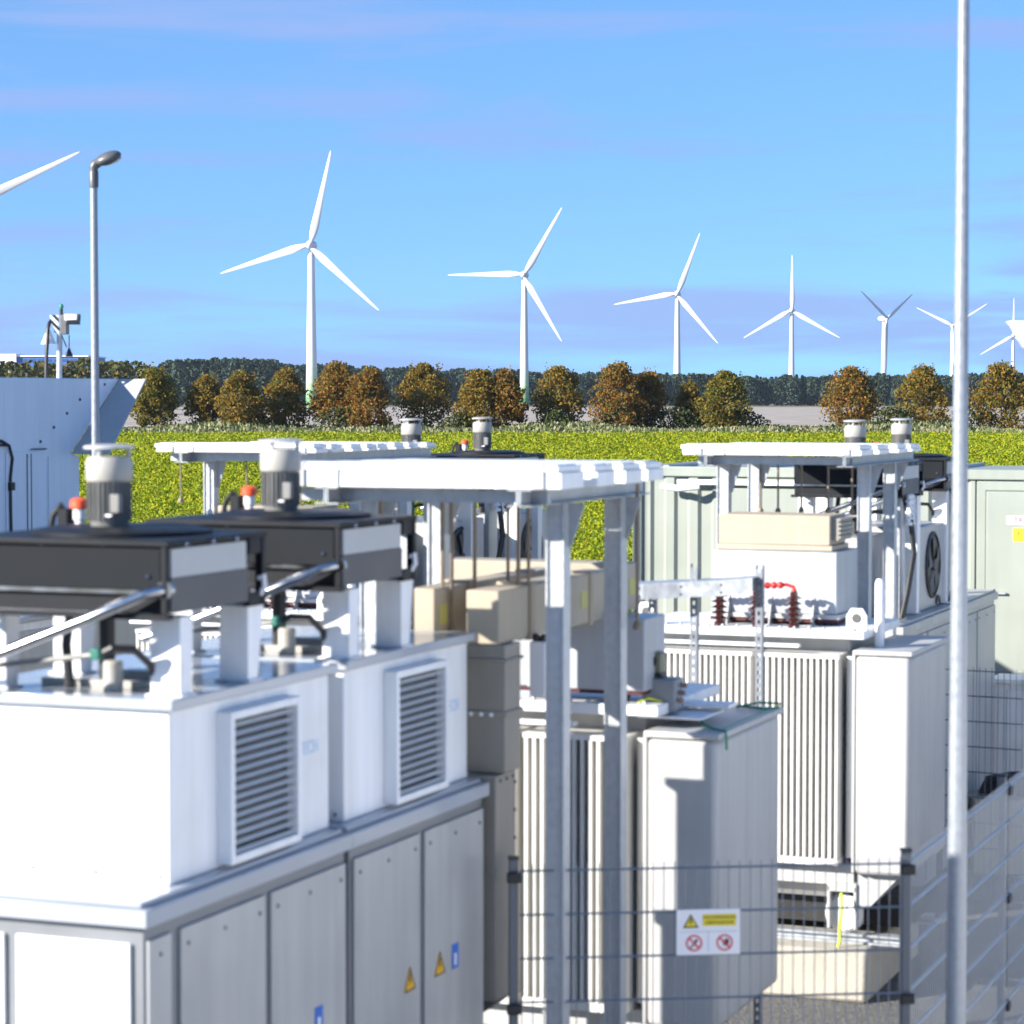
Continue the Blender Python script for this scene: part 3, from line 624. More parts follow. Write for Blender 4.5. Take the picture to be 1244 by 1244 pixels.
# ------------------------------------------------------------------ transformers
def insulator(m, x, y, z0, h, sheds, r=.026, R2=.056):
    prof = [(r * 1.5, z0), (r * 1.5, z0 + .02), (r, z0 + .03)]
    for k in range(sheds):
        z = z0 + .04 + (h - .06) * (k + .3) / sheds
        prof += [(r, z - .012), (R2, z - .004), (R2, z), (r, z + .014)]
    prof += [(r, z0 + h - .01), (r * .5, z0 + h)]
    m.lathe((x, y, 0), prof, 16)
def transformer(label, d, r=0, style='bushing'):
    t = gthing('transformer', label, 'transformer', r, d, 0, 'oil filled transformers')
    m = MB(); m.box(-1.25, .18, .30, 1.05, .72, 2.40); m.build('tank', TRAFO, t, bevel=.01)
    # cable box on the right
    m = MB(); m.hexa([(.285, 0, .84), (.65, 0, .84), (.65, 1.18, .84), (.285, 1.18, .84)], [(.285, 0, 2.30), (.65, 0, 2.30), (.65, 1.18, 2.30), (.285, 1.18, 2.30)])
    cb = m.build('cable_box', TRAFO, t, bevel=.03)
    m = MB(); m.box(.27, .665, -.008, 1.20, 2.302, 2.335); m.build('cable_box_lid', TRAFO, cb, bevel=.006)
    m = MB(); m.hexa([(.285, .1, .60), (.36, .1, .60), (.36, 1.1, .60), (.285, 1.1, .60)], [(.285, .1, .838), (.58, .1, .838), (.58, 1.1, .838), (.285, 1.1, .838)]); m.build('cable_box_gusset', TRAFO, cb)
    m = MB(); m.box(.257, .281, .02, .34, .84, 2.33); m.build('corner_post', TRAFO, t, bevel=.01)
    # corrugated fins along the front: one mesh per fin bank
    for (a, b) in ((-1.24, -.44), (-.375, .16)):
        m = MB(); x = a
        while x < b:
            m.box(x, x + .017, .0, .30, .93, 2.27); x += .0435
        m.box(a - .01, b + .01, .005, .30, .885, .93); m.box(a - .01, b + .01, .005, .30, 2.27, 2.295)
        m.build('radiator_fins', FIN, t, bevel=0)
    m = MB(); m.tube([(.222, .12, .93), (.222, .12, 2.28)], .026, 12); m.build('end_pipe', FIN, t)
    # underside
    m = MB(); m.hexa([(-1.2, .3, .62), (.1, .3, .62), (.1, 1.0, .62), (-1.2, 1.0, .62)], [(-1.25, .2, .72), (.25, .2, .72), (.25, 1.05, .72), (-1.25, 1.05, .72)]); m.box(-1.25, .25, .12, .20, .74, .885)
    b_ = MB(); b_.box(-1.2, .55, .42, 1.0, .42, .598); b_.build('base_frame', mat('oily_dark_steel', (.025, .024, .024), .5, .2, .2, 8), t)  # near-black box: shade of the void under the tank put in as colour
    m.build('undertray', TRAFO, t)
    for x in (-.95, .18):
        m = MB(); m.box(x - .10, x + .10, .08, .13, .70, .76); m.box(x - .1, x - .08, .08, .30, .45, .74); m.box(x + .08, x + .1, .08, .30, .45, .74)
        br = m.build('wheel_bracket', TRAFO, t, bevel=.004)
        m = MB(); m.lathe((x, .2, .545), [(.035, -.07), (.11, -.07), (.13, -.05), (.13, -.04), (.105, -.035), (.105, .05), (.035, .06)], 22, 'y'); m.build('wheel', FIN, br)
    # lid
    m = MB(); m.box(-1.32, .33, .04, 1.12, 2.40, 2.455); m.box(-1.30, -.10, .00, .05, 2.335, 2.36); lid_ = m.build('lid', WHITE, t, bevel=.006)
    for k in range(16):
        m = MB(); m.lathe((-1.25 + k * .10, .065, 2.455), [(.013, 0), (.013, .012), (.007, .02)], 6); m.build('lid_bolt', GALV, lid_)
    for x in ((-1.2, .27) if style == 'bushing' else (-1.2,)):
        m = MB(); z = 2.455
        m.prism([(x - .07, .08, z), (x + .07, .08, z), (x + .07, .08, z + .10), (x + .04, .08, z + .15), (x - .04, .08, z + .15), (x - .07, .08, z + .10)], 0, (0, .025, 0))
        lg = m.build('lifting_lug', WHITE, t, bevel=.004)
        m = MB(); m.lathe((x, .075, z + .085), [(.032, 0), (.032, .004)], 16, 'y'); m.build('lug_hole', DGREY, lg)
    if style == 'bushing': m = MB(); m.tube([(.375, .30, 2.33), (.375, .30, 2.76), (.375, .30, 2.79)], [.032, .032, .02], 14); m.build('breather_pipe', WHITE, t)
    m = MB(); m.tube([(.3, .2, 2.46), (.24, .16, 2.48), (.2, .12, 2.46)], .006, 6); m.build('earth_lead', EARTH, t)
    if style == 'bushing':
        m = MB(); m.box(-.82, .06, .38, .98, 2.53, 2.955); tb = m.build('terminal_box', mat('terminal_paint', (.40, .415, .44), .4, 0, .04, 2, streak=.12, dirt=(.33, .32, .30), dirt_amt=.3), t, bevel=.008)
        m = MB(); m.box(-.84, .08, .36, 1.0, 2.50, 2.53)
        for x in (-.7, -.4, -.1): m.prism([(x, .30, 2.456), (x, .38, 2.456), (x, .38, 2.66)], 0, (.008, 0, 0))
        m.build('terminal_flange', TRAFO, tb)
        m = MB(); m.box(-.83, .07, .37, .99, 2.475, 2.50); m.build('gasket', mat('red_gasket', (.06, .006, .008), .6, 0, .1, 10), tb)
        m = MB(); m.box(-.80, -.01, .46, .90, 2.995, 3.20); m.hexa([(-.81, .45, 2.957), (.01, .45, 2.957), (.01, .91, 2.957), (-.81, .91, 2.957)], [(-.81, .45, 2.995), (.01, .45, 2.995), (.01, .91, 2.995), (-.81, .91, 2.995)])
        dc = m.build('duct_cover', TAN, t, bevel=.006)
        m = MB(); m.box(-.01, .04, .50, .86, 3.03, 3.18)
        for k in range(5): m.box(.04, .055, .50, .86, 3.045 + k * .03, 3.06 + k * .03)
        m.build('duct_connector', TAUPE, dc)
        for x in (-.70, -.44, -.18):
            m = MB(); insulator(m, x, .16, 2.455, .25, 5); b = m.build('bushing', PORC, t)
            m = MB(); m.tube([(x, .16, 2.70), (x, .16, 2.73), (x - .05, .16, 2.745), (x - .2, .12, 2.74)], .012, 8); m.sphere((x, .16, 2.705), .02, 10)
            for k in range(3): m.sphere((x - .09 - k * .045, .145, 2.742 - .002 * k), .024, 12)
            m.build('bushing_cap', REDCAP, b)
    else:
        m = MB(); m.box(-.50, -.395, .10, .40, 2.52, 2.85); m.box(-.395, .245, .08, .42, 2.52, 2.89); tb = m.build('terminal_box', mat('terminal_paint', (.40, .415, .44), .4, 0, .04, 2, streak=.12, dirt=(.33, .32, .30), dirt_amt=.3), t, bevel=.008)
        m = MB(); m.box(-.49, .235, .09, .41, 2.50, 2.52); m.build('gasket', mat('red_gasket', (.06, .006, .008), .6, 0, .1, 10), tb)
    return t
TA = transformer('nearer transformer, behind the wire fence with the warning sign', 4.55, style='plain')
TC = transformer('farther transformer, with dark red bushings and a tan block on top', 8.95)
TB = copy_tree(TC); TB.location = G(-3.9, 8.95); TB['label'] = 'transformer glimpsed under the black coolers, in the row behind the two louvre cabinets'

# plinths under the transformers, with rails
for (r, d, lb) in ((0, 4.55, 'concrete plinth under the nearer transformer, behind the wire fence'), (0, 8.95, 'sunlit tan concrete plinth under the farther transformer'), (-3.9, 8.95, 'concrete plinth of the transformer in the left rear row')):
    t = gthing('concrete_plinth', lb, 'plinth', r, d, 0, 'concrete transformer plinths')
    m = MB(); m.box(-1.5, .40, -.12, 1.5, 0, .35); m.build('block', CONC, t, bevel=.03)
    m = MB()
    for y in (.16, .95): m.box(-1.5, .62, y - .05, y + .05, .35, .365); m.box(-1.5, .62, y - .01, y + .01, .365, .40); m.box(-1.5, .62, y - .05, y + .05, .40, .415)
    m.build('rail', GALV, t)
o = MB().tube([G(.19, 8.98, .70), G(.20, 8.95, .66), G(.205, 8.93, .57), G(.195, 8.92, .48), G(.20, 8.91, .40), G(.19, 8.90, .355)], .011, 8).build('earth_cable', EARTH)
tag(o, 'yellow green earth cable hanging from the farther transformer to its plinth', 'cable')

# ------------------------------------------------------------------ canopy frames
def canopy(label, posts_r, posts_d, r0, r1, d0, d1, nb, rods, group='galvanised canopy frames', ztop=3.70):
    ro, do = (r0 + r1) / 2, (d0 + d1) / 2
    t = gthing('canopy_frame', label, 'canopy', ro, do, 0, group)
    for pr in posts_r:
        for k, pd in enumerate(posts_d[pr]):
            x, y = pr - ro, pd - do; m = MB(); b = .043
            m.box(x - b, x - b + .008, y - .045, y + .045, 0, 3.528); m.box(x + b - .008, x + b, y - .045, y + .045, 0, 3.528); m.box(x - b + .008, x + b - .008, y - .034, y - .026, 0, 3.528)
            m.box(x - .09, x + .09, y - .09, y + .09, 0, .015)
            p = m.build('post', GALVP, t)
            m = MB(); m.prism([(x + .05, y - .005, 3.53), (x + .05, y - .005, 3.33), (x + .062, y - .005, 3.33), (x + .13, y - .005, 3.53)], 0, (0, .01, 0)); m.build('gusset_plate', GALV, p)
    for pr in posts_r:
        x = pr - ro; m = MB()
        m.box(x + .0, x + .055, d0 - do - .02, d1 - do + .02, 3.530, 3.535); m.box(x + .0, x + .055, d0 - do - .02, d1 - do + .02, 3.600, 3.605); m.box(x, x + .006, d0 - do - .02, d1 - do + .02, 3.535, 3.60)
        m.box(x - .055, x - .012, d0 - do - .02, d1 - do + .02, 3.530, 3.535); m.box(x - .055, x - .012, d0 - do - .02, d1 - do + .02, 3.600, 3.605); m.box(x - .012, x - .006, d0 - do - .02, d1 - do + .02, 3.535, 3.60)
        m.build('beam', GALV, t)
    m = MB(); m.box(r0 - ro + .06, r1 - ro - .12, d0 - do + .12, d0 - do + .16, 3.54, 3.595); m.build('cross_rail', GALV, t)
    w = (d1 - d0) / nb
    for k in range(nb):
        a = d0 - do + k * w; b = a + w * (.58 if k else .70); e = random.uniform(-.03, .03)
        m = MB(); x0, x1 = r0 - ro + e * .6, r1 - ro + e
        z = ztop + .024 * (1 - k / nb) - .008 + random.uniform(-.003, .003)
        m.box(x0, x1, a, b, 3.607, z - .035); m.box(x0 + .3, x0 + .306, a - .011, b + .011, 3.61, z - .002); m.box(x0 - .01, x1 - .012, a - .008, b + .008, z - .033, z - .006); m.box(x0 + .02, x1 - .03, a + .02, b - .02, z - .006, z)
        o = m.build('cover_board', WHITE, t, bevel=.006)
        for xx in (x0 + .12, x1 - .10):
            m = MB(); m.box(xx - .02, xx + .02, a - .012, b + .012, 3.609, z - .001); m.build('board_clip', ZINC, o)
    for (rx, dx, zb, q) in rods:
        m = MB(); m.tube([(rx - ro, dx - do, zb), (rx - ro, dx - do, 3.59)], q, 8)
        m.lathe((rx - ro, dx - do, zb - .03), [(.02, 0), (.022, .02), (.012, .04)], 10)
        m.build('hanging_rod', BROWNROD, t)
    return t
canopy('nearest canopy frame, centre, with two tall galvanised posts before the transformer', (.30, -.62), {.30: (3.22, 4.02), -.62: (3.22, 4.02)}, -.87, .50, 2.75, 4.40, 4,
       [(-.50, 3.05, 2.98, .010), (-.30, 3.3, 2.93, .011), (-.26, 3.32, 2.93, .009), (-.24, 3.55, 2.9, .010), (-.15, 3.75, 2.9, .009), (-.02, 3.55, 2.9, .011), (.02, 3.58, 2.9, .009), (.2, 3.62, 2.92, .009), (.40, 4.05, 2.92, .009)])
canopy('rear right canopy frame in front of the sage green container', (.06, -.93), {.06: (10.12, 10.92), -.93: (9.98, 10.78)}, -1.09, .20, 9.55, 11.65, 4,
       [(-.75, 10.3, 3.2, .008), (-.62, 10.3, 3.2, .008), (-.5, 10.5, 3.2, .008), (-.3, 10.5, 3.2, .008), (-.1, 10.4, 3.2, .008), (.0, 10.5, 3.15, .008)], ztop=3.665)
canopy('rear left canopy frame over the green field, with a long white cover', (-3.83, -4.80), {-3.83: (10.0, 10.9), -4.80: (9.5, 10.7)}, -5.02, -3.72, 9.05, 11.4, 8,
       [(-4.95, 9.3, 3.25, .007), (-4.4, 9.3, 3.2, .007), (-4.1, 9.6, 3.2, .007)], ztop=3.655)

# ------------------------------------------------------------------ rear cabinets with fans
rearR, rearL = 11.5, 11.5
f1 = cabinet(2.22, 0, 'rear right cabinet with a round fan, by the sage green container', True, 'fan', CG, (0.03, 11.5), 1.62)
f2 = cabinet(1.60, 0, 'rearmost cabinet of the right row, its grey side doors just right of the tall pole', False, 'fan', CG, (0.03, 13.74), None)
f3 = cabinet(1.66, 0, 'rear left cabinet with a round fan, seen under the nearest canopy, left one', True, 'fan', CG, (-3.85, 11.3), 1.10)
f4 = copy_tree(f3); f4.location = G(-3.85, 12.98); f4['label'] = 'rear left cabinet with a round fan, seen under the nearest canopy, right one'
cooler('black roof cooler beside the rear right canopy, its motor left of the two', .0, 11.6, 2.29)
cooler('rearmost black roof cooler with an orange cap next to the tall right pole', .0, 13.25, 2.29)
cooler('rear left black roof cooler above the nearest canopy, left motor', -3.82, 11.6, 2.29)
cooler('rear left black roof cooler above the nearest canopy, right motor', -3.82, 13.2, 2.29)
t = gthing('low_cabinet', 'low white cabinet glimpsed under the nearest black cooler', 'electrical cabinet', -7.3, 9.0)
m = MB(); m.box(-1.0, 0, 0, 7.0, .1, 2.12); m.build('body', WHITE, t, bevel=.01)
m = MB(); m.box(-1.04, .04, -.04, 7.04, 2.12, 2.17); m.build('roof', ROOFW, t, bevel=.01)
for k in range(5):
    m = MB(); m.box(.001, .014, .1 + 1.38 * k, 1.40 + 1.38 * k, .2, 2.05); m.build('door', ZINC, t, bevel=.004)
m = MB(); m.box(-.95, -.05, .05, 6.95, 0, .1); m.build('base_frame', DGREY, t)
# cables hanging down beside the rear fans
for (r, d, lb) in ((-.02, 11.95, 'thick black cables looping down beside the rear right fan cabinet'), (-3.9, 11.75, 'thick black cables looping down beside the rear left fan cabinet'),
                   (-.02, 13.8, 'thick black cables beside the rearmost cabinet near the tall pole'), (-3.9, 13.1, 'thick black cables between the two rear left fan cabinets')):
    t = gthing('cable_bundle', lb, 'cables', r, d, 0, 'black cable bundles')
    m = MB()
    for k in range(2): m.tube([(-.05, -.03 + .05 * k, 3.25), (.01, -.03 + .05 * k, 3.05), (.03, .0 + .05 * k, 2.8), (0, -.08 + .05 * k, 2.5), (-.04, -.1 + .05 * k, 2.30)], .016, 8)
    m.build('cables', RUBBER, t)
    m = MB()
    for k in range(2): insulator(m, .0, -.03 + .1 * k, 3.02, .24, 4, .02, .032)
    m.build('cable_ends', SIGNW, t)
    m = MB(); m.box(-.10, -.06, -.08, .12, 2.30, 3.23); m.build('support_plate', GALV, t)

# ------------------------------------------------------------------ busbar ducts between the louvre cabinets and the nearer transformer
DG = 'tan busbar ducts'
def duct(label, r0, r1, d0, d1, z0, z1, yl=None, riser=None):
    t = gthing('busbar_duct', label, 'duct', r0, d0, 0, DG)
    m = MB(); m.box(0, r1 - r0, 0, d1 - d0, z0, z1); [m.box(-.012, r1 - r0 + .012, q, q + .022, z0 - .012, z1 + .012) for q in (.40, .43, 1.22, 1.25)] if d1 - d0 > 1 else None
    m.build('duct_body', TAN, t, bevel=.006)
    if yl:
        m = MB(); m.box(r1 - r0 + .0005, r1 - r0 + .003, yl - .05, yl + .05, z0 + .08, z1 - .08); m.build('yellow_label', mat('faded_label', (.42, .40, .12), .6, 0, .05, 10), t, smooth=False)
    if riser:
        a, b, zz = riser
        m = MB(); m.box(.0, b, 0, .20, zz, z0 - .002); m.box(-.01, b + .012, -.012, .212, 2.80, 2.815); m.box(-.01, b + .012, -.012, .212, 2.55, 2.575); m.build('riser', TAUPE, t, bevel=.005)
        for k in range(3):
            m = MB(); m.lathe((.03 + k * .05, -.004, 2.56), [(.010, -.012), (.010, 0)], 8, 'y'); m.build('riser_bolt', SIGNW, t)
    return t
duct('right tan duct with its taupe riser running back from the second louvre cabinet', -.14, .02, 3.20, 4.80, 2.88, 3.125, 1.15, (0, .19, 2.29))
duct('left short tan duct standing on the corner of the second louvre cabinet', -.40, -.28, 3.16, 4.78, 2.88, 3.13, .10)
duct('cross duct lying behind the two tan ducts above the nearer transformer', -.95, .07, 4.84, 5.06, 2.905, 3.15, .11)
t = gthing('riser_housing', 'taupe riveted housing under the duct riser, behind the second louvre cabinet', 'housing', -.16, 3.14)
m = MB(); m.box(0, .19, 0, .25, 1.25, 2.285); m.build('casing', TAUPE, t, bevel=.006)
m = MB()
for k in range(8): m.sphere((.19, .235, 1.32 + k * .13), .009, 8)
for k in range(3): m.sphere((.19, .05 + k * .08, 2.26), .009, 8)
m.build('rivets', DGREY, t)
m = MB(); m.hexa([(0, 0, 1.12), (.10, 0, 1.18), (.10, .25, 1.18), (0, .25, 1.12)], [(0, 0, 1.249), (.19, 0, 1.249), (.19, .25, 1.249), (0, .25, 1.249)]); m.build('bottom_chute', DGREY, t)
# white insulator boxes below the rods
for (r, d, lb) in ((-.25, 3.30, 'small white insulator box between the two tan ducts'), (.06, 3.62, 'small white insulator box right of the taupe riser')):
    t = gthing('insulator_box', lb, 'insulator', r, d, 0, 'white insulator boxes')
    m = MB(); m.box(-.04, .04, -.03, .03, 2.60, 2.86); m.build('box_body', SIGNW, t, bevel=.006)
    m = MB(); m.lathe((-.015, 0, 2.86), [(.018, 0), (.02, .02), (.012, .035)], 10); m.lathe((.02, 0, 2.86), [(.018, 0), (.02, .02), (.012, .035)], 10); m.build('box_terminals', RUBBER, t)

# ------------------------------------------------------------------ control box, rope, slotted posts and cable tray round the nearer transformer
t = gthing('control_box', 'grey control box with a black relay on the nearer transformer', 'control box', .275, 4.83, 2.375)
m = MB(); m.box(-.09, .09, -.07, .07, .03, .20); m.build('box_body', mat('box_grey', (.20, .22, .245), .5, .1, .05, 8), t, bevel=.012)
m = MB(); m.box(-.07, .0, -.03, .05, .20, .33); m.build('relay', mat('relay_olive', (.16, .16, .11), .5, 0, .1, 10), t, bevel=.01)
m = MB(); m.lathe((-.05, -.035, .285), [(.03, -.02), (.03, 0)], 16, 'y'); m.box(-.075, .005, -.04, .055, .205, .225); m.build('relay_dial', CLAMP, t)
m = MB()
for k in range(3): m.lathe((.09, -.03 + .03 * k, .09 + .035 * k), [(.012, 0), (.014, .03), (.008, .035)], 10, 'x')
m.build('cable_glands', mat('gland_brown', (.25, .17, .14), .5, 0, .1, 10), t)
m = MB(); m.box(-.10, .24, -.10, .30, .0, .012); m.box(.06, .30, .18, .34, .03, .05); m.build('mounting_plate', WHITE, t, bevel=.003)
m = MB(); m.tube([(-.09, 0, .10), (-.16, .02, .16), (-.2, .03, .08), (-.22, .03, -.03), (-.28, .0, -.02)], .010, 8); m.tube([(-.09, .03, .07), (-.14, .03, .02), (-.2, .05, -.02), (-.25, -.02, -.04)], .012, 8); m.build('cables', RUBBER, t)
m = MB(); m.tube([(-.10, .02, .20), (-.2, .05, .19), (-.25, .05, .10), (-.27, .05, -.02)], .006, 6); m.tube([(-.08, .04, .22), (-.22, .07, .21), (-.29, .05, .05)], .006, 6); m.build('green_leads', EARTH, t)
m = MB(); m.tube([G(.28, 5.3, 2.40), G(.40, 5.05, 2.36), G(.50, 4.80, 2.349), G(.60, 4.66, 2.346), G(.675, 4.62, 2.343), G(.68, 4.62, 2.25)], .007, 6)
m.tube([G(.64, 4.7, 2.346), G(.64, 5.5, 2.346)], .003, 5); 
m.tube([G(.45, 5.58, 2.345), G(.55, 5.66, 2.365), G(.66, 5.70, 2.36), G(.67, 5.62, 2.345), G(.60, 5.56, 2.345), G(.45, 5.60, 2.35)], .007, 6)
tag(m.build('rope', GROPE), 'thin green rope lying over the cable box of the nearer transformer', 'rope')

def slotted_post(r, d, z1, lb):
    m = MB(); b = .022
    for k in range(int(z1 / .05)):
        z = k * .05; m.box(-b, b, -.002, .002, z, z + .026); m.box(-b, -.008, -.002, .002, z + .026, z + .05); m.box(.008, b, -.002, .002, z + .026, z + .05)
    m.box(-b, -b + .003, .002, .04, 0, z1); m.box(b - .003, b, .002, .04, 0, z1)
    o = m.build('slotted_post', mat('dull_zinc', (.20, .215, .24), .5, .3, .1, 15), None, smooth=False, loc=G(r, d), rz=-PHI)  # zinc darkened so the posts carry their shade in the colour
    return tag(o, lb, 'post', 'slotted steel posts holding the cable tray')
slotted_post(-.46, 6.9, 2.84, 'left slotted steel post behind the grey control box')
slotted_post(-.20, 6.9, 3.02, 'middle slotted steel post in front of the farther radiator')
slotted_post(.20, 6.9, 3.02, 'right slotted steel post at the end of the cable tray')
t = gthing('cable_tray', 'curved galvanised cable tray in front of the farther transformer', 'cable tray', -.6, 6.7)
pts = []
for k in range(7):
    a = k / 6; pts.append((-.12 + .25 * a, -.10 + .22 * math.sin(a * 1.6), 2.89 + .012 * a))
pts += [(.35, .17, 2.915), (.6, .19, 2.93), (.79, .20, 2.95)]
W = .13; lv = []; rv = []
for i, p in enumerate(pts):
    a = Vector(pts[max(0, i - 1)]); b = Vector(pts[min(len(pts) - 1, i + 1)]); dd = (b - a); nn = Vector((-dd.y, dd.x, 0)).normalized(); p = Vector(p)
    lv.append(p + nn * W); rv.append(p - nn * W)
m = MB()
for i in range(len(pts) - 1):
    for (A, B, A2, B2, h) in ((lv[i], lv[i+1], rv[i], rv[i+1], 0.006),):
        m.hexa([rv[i], rv[i+1], lv[i+1], lv[i]], [v + Vector((0, 0, h)) for v in (rv[i], rv[i+1], lv[i+1], lv[i])])
m.build('tray_cover', GALV, t)
for S in (lv, rv):
    m = MB()
    for i in range(len(pts) - 1):
        a, b = S[i], S[i+1]; n_ = (b - a).cross(Vector((0, 0, 1))).normalized() * .003
        m.hexa([a - n_ - Vector((0,0,.085)), b - n_ - Vector((0,0,.085)), b + n_ - Vector((0,0,.085)), a + n_ - Vector((0,0,.085))], [a - n_, b - n_, b + n_, a + n_])
    m.build('tray_side', GALV, t)
for i in (2, 5, 7, 8):
    p = rv[i]
    for dz in (-.02, -.065): m = MB(); m.sphere((p.x, p.y, p.z + dz), .009, 8); m.build('tray_bolt', DGREY, t)

# ------------------------------------------------------------------ sage green container
t = gthing('shipping_container', 'sage green corrugated container with doors behind the rear canopy', 'container', -4.15, 17.5)
W_, Z0, Z1 = 6.06, .55, 3.30
m = MB(); m.box(0.06, W_ - .06, .06, 2.4, Z0 + .1, Z1 - .02); m.build('shell', GREENC, t)
m = MB()
for (x0, x1, y0, y1, z0, z1) in ((0, .10, 0, .10, Z0, Z1), (W_ - .10, W_, 0, .10, Z0, Z1), (.10, W_ - .10, 0, .09, Z1 - .10, Z1), (.10, W_ - .10, 0, .09, Z0, Z0 + .14), (0, .1, 2.34, 2.44, Z0, Z1), (W_ - .1, W_, 2.34, 2.44, Z0, Z1), (0, .1, .1, 2.34, Z1 - .1, Z1), (W_ - .1, W_, .1, 2.34, Z1 - .1, Z1)): m.box(x0, x1, y0, y1, z0, z1)
m.build('corner_frame', GREENC, t, bevel=.008)
def corr(m, x0, x1, z0, z1, y=.03, dep=.036, pitch=.255):
    x = x0; prof = []
    while x < x1 - .02:
        for (dx, dy) in ((0, 0), (.085, 0), (.125, dep), (.215, dep)):
            if x + dx < x1: prof.append((x + dx, y + dy))
        x += pitch
    prof.append((x1, y))
    vs = [(a, b, z0) for a, b in prof] + [(a, b, z1) for a, b in prof]; k = len(prof)
    m.add(vs, [(i, i + 1, k + i + 1, k + i) for i in range(k - 1)])
for (a, b) in ((.10, .95), (1.98, 3.55), (4.95, W_ - .1)):
    m = MB(); corr(m, a, b, Z0 + .14, Z1 - .10); m.build('corrugated_wall', GREENC, t, smooth=False, fix=False)
for (a, b) in ((.97, 1.96), (3.57, 4.93)):
    m = MB(); m.box(a, b, .015, .06, Z0 + .14, Z1 - .115); f = m.build('door_frame', GREENC, t, bevel=.006)
    m = MB(); m.box(a + .085, b - .085, .010, .0148, Z0 + .2, Z1 - .20); m.build('door_seal', SEAL, f)
    m = MB(); m.box(a + .10, b - .10, -.012, .0098, Z0 + .215, Z1 - .215); dr = m.build('door', GREENC, f, bevel=.006)
    m = MB(); m.box(a + .16, a + .30, -.05, -.03, 2.08, 2.10); m.box(a + .16, a + .18, -.03, -.012, 2.05, 2.13); m.build('door_handle', GALV, f)
m = MB(); m.box(3.87, 4.56, -.016, -.0125, 2.765, 2.850); st = m.build('red_sticker', mat('sticker_pink', (.78, .55, .56), .5, 0, .03, 10), t, smooth=False)
text_obj('sticker_text', 'TRAFOSTATION', .075, REDP, st, (4.215, -.0175, 2.807), (math.pi / 2, 0, 0), 1.0)
m = MB(); m.box(3.935, 4.40, -.016, -.0125, 2.60, 2.73); st = m.build('yellow_sticker', YELLOW, t, smooth=False)
text_obj('sticker_symbol', '!', .10, INKM, st, (3.99, -.0175, 2.66), (math.pi / 2, 0, 0))
m = MB()
for k in range(6): m.box(.3 + k * .95, .36 + k * .95, .1, 2.3, Z1 - .02, Z1 + .012)
m.build('roof_ribs', GALV, t)
m = MB(); m.box(-.1, W_ + .1, -.05, 2.5, 0, Z0 - .004); m.build('plinth', CONC, t)
m = MB(); m.box(.5, 1.9, -.06, -.01, 3.12, 3.17); m.tube([(.35, -.10, 3.10), (.55, -.16, 3.08), (.75, -.1, 3.10)], .035, 10); m.build('roof_lamp', SIGNW, t)

# white utility box in the gap at the right
t = thing('utility_box', 'white utility box behind the rear fence at the right edge', 'electrical cabinet', at(1236, 960, 23.0).xy.to_3d(), -PHI)
m = MB(); m.box(-.22, .45, 0, .4, .55, 1.42); m.build('box_body', WHITE, t, bevel=.01)
m = MB(); m.box(-.10, .42, -.012, -.001, .6, 1.36); m.build('box_door', WHITE, t, bevel=.004)
m = MB(); m.box(-.26, .5, -.04, .45, 1.42, 1.46); m.build('box_roof', WHITE, t, bevel=.004)
m = MB(); m.box(-.25, .5, -.05, .45, 0, .548); m.build('box_base', CONC, t)
t = thing('cable_reel', 'coil of dark cables lying at the foot of the white utility box', 'cables', at(1225, 960, 21.6).xy.to_3d())
m = MB()
for k in range(7):
    z = .66 + .02 * k; m.tube([(.24 * math.cos(a * .52) + .01 * k, .2 * math.sin(a * .52), z + .015 * math.sin(a)) for a in range(13)], .018, 6)
m.build('coil', RUBBER, t)
m = MB(); m.box(-.34, .34, -.3, .3, 0, .63); m.build('coil_base', CONC, t)

for k in range(3):  # unseen containers added to bounce sunlight onto the shaded cabinet faces
    t = gthing('battery_container', ['white battery container across the road, nearest one beyond the right edge', 'white battery container across the road, middle one beyond the right edge', 'white battery container across the road, farthest one beyond the right edge'][k], 'container', 6.2, -4.0 + 6.5 * k, 0, 'white containers across the road')
    m = MB(); m.box(.03, 2.44, 0, 6.06, .25, 3.1); m.build('shell', WHITE, t, bevel=.02)
    for q in range(4):
        m = MB(); m.box(.005, .029, .2 + 1.44 * q, 1.56 + 1.44 * q, .4, 2.95); d_ = m.build('door', WHITE, t, bevel=.006)
        m = MB(); m.box(-.02, .004, 1.45 + 1.44 * q, 1.48 + 1.44 * q, 1.4, 1.7); m.build('handle', GALV, d_)
    m = MB(); m.box(.1, 2.4, .1, 5.96, .012, .248); m.build('base_frame', DGREY, t)
# ------------------------------------------------------------------ white container with side wing at the left
RW = -9.7
t = gthing('white_container', 'tall white container in shade at the left edge with a slanted grey wing panel', 'container', RW, 9.0)
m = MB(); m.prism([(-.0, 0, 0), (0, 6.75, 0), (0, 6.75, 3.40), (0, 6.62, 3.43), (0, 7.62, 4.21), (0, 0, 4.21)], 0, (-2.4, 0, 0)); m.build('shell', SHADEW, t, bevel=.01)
m = MB(); m.hexa([(.005, 6.60, 3.42), (.45, 6.60, 3.42), (.45, 6.63, 3.42), (.005, 6.63, 3.42)], [(.005, 7.62, 4.21), (.32, 7.62, 4.21), (.32, 7.65, 4.21), (.005, 7.65, 4.21)]); m.build('wing_panel', mat('wing_grey', (.40, .40, .395), .6, .0, .04, 2, streak=.05), t)
m = MB()
for k in range(6): m.sphere((.004, 7.05 - .42 * k * .62, 4.13 - .14 * k * 1.02), .017, 8)
m.sphere((.004, 7.3, 4.15), .015, 8); m.build('rivets', DGREY, t)
m = MB(); m.box(.002, .018, 5.35, 6.02, .2, 3.46); dd = m.build('door_leaf', SHADEW, t, bevel=.006)
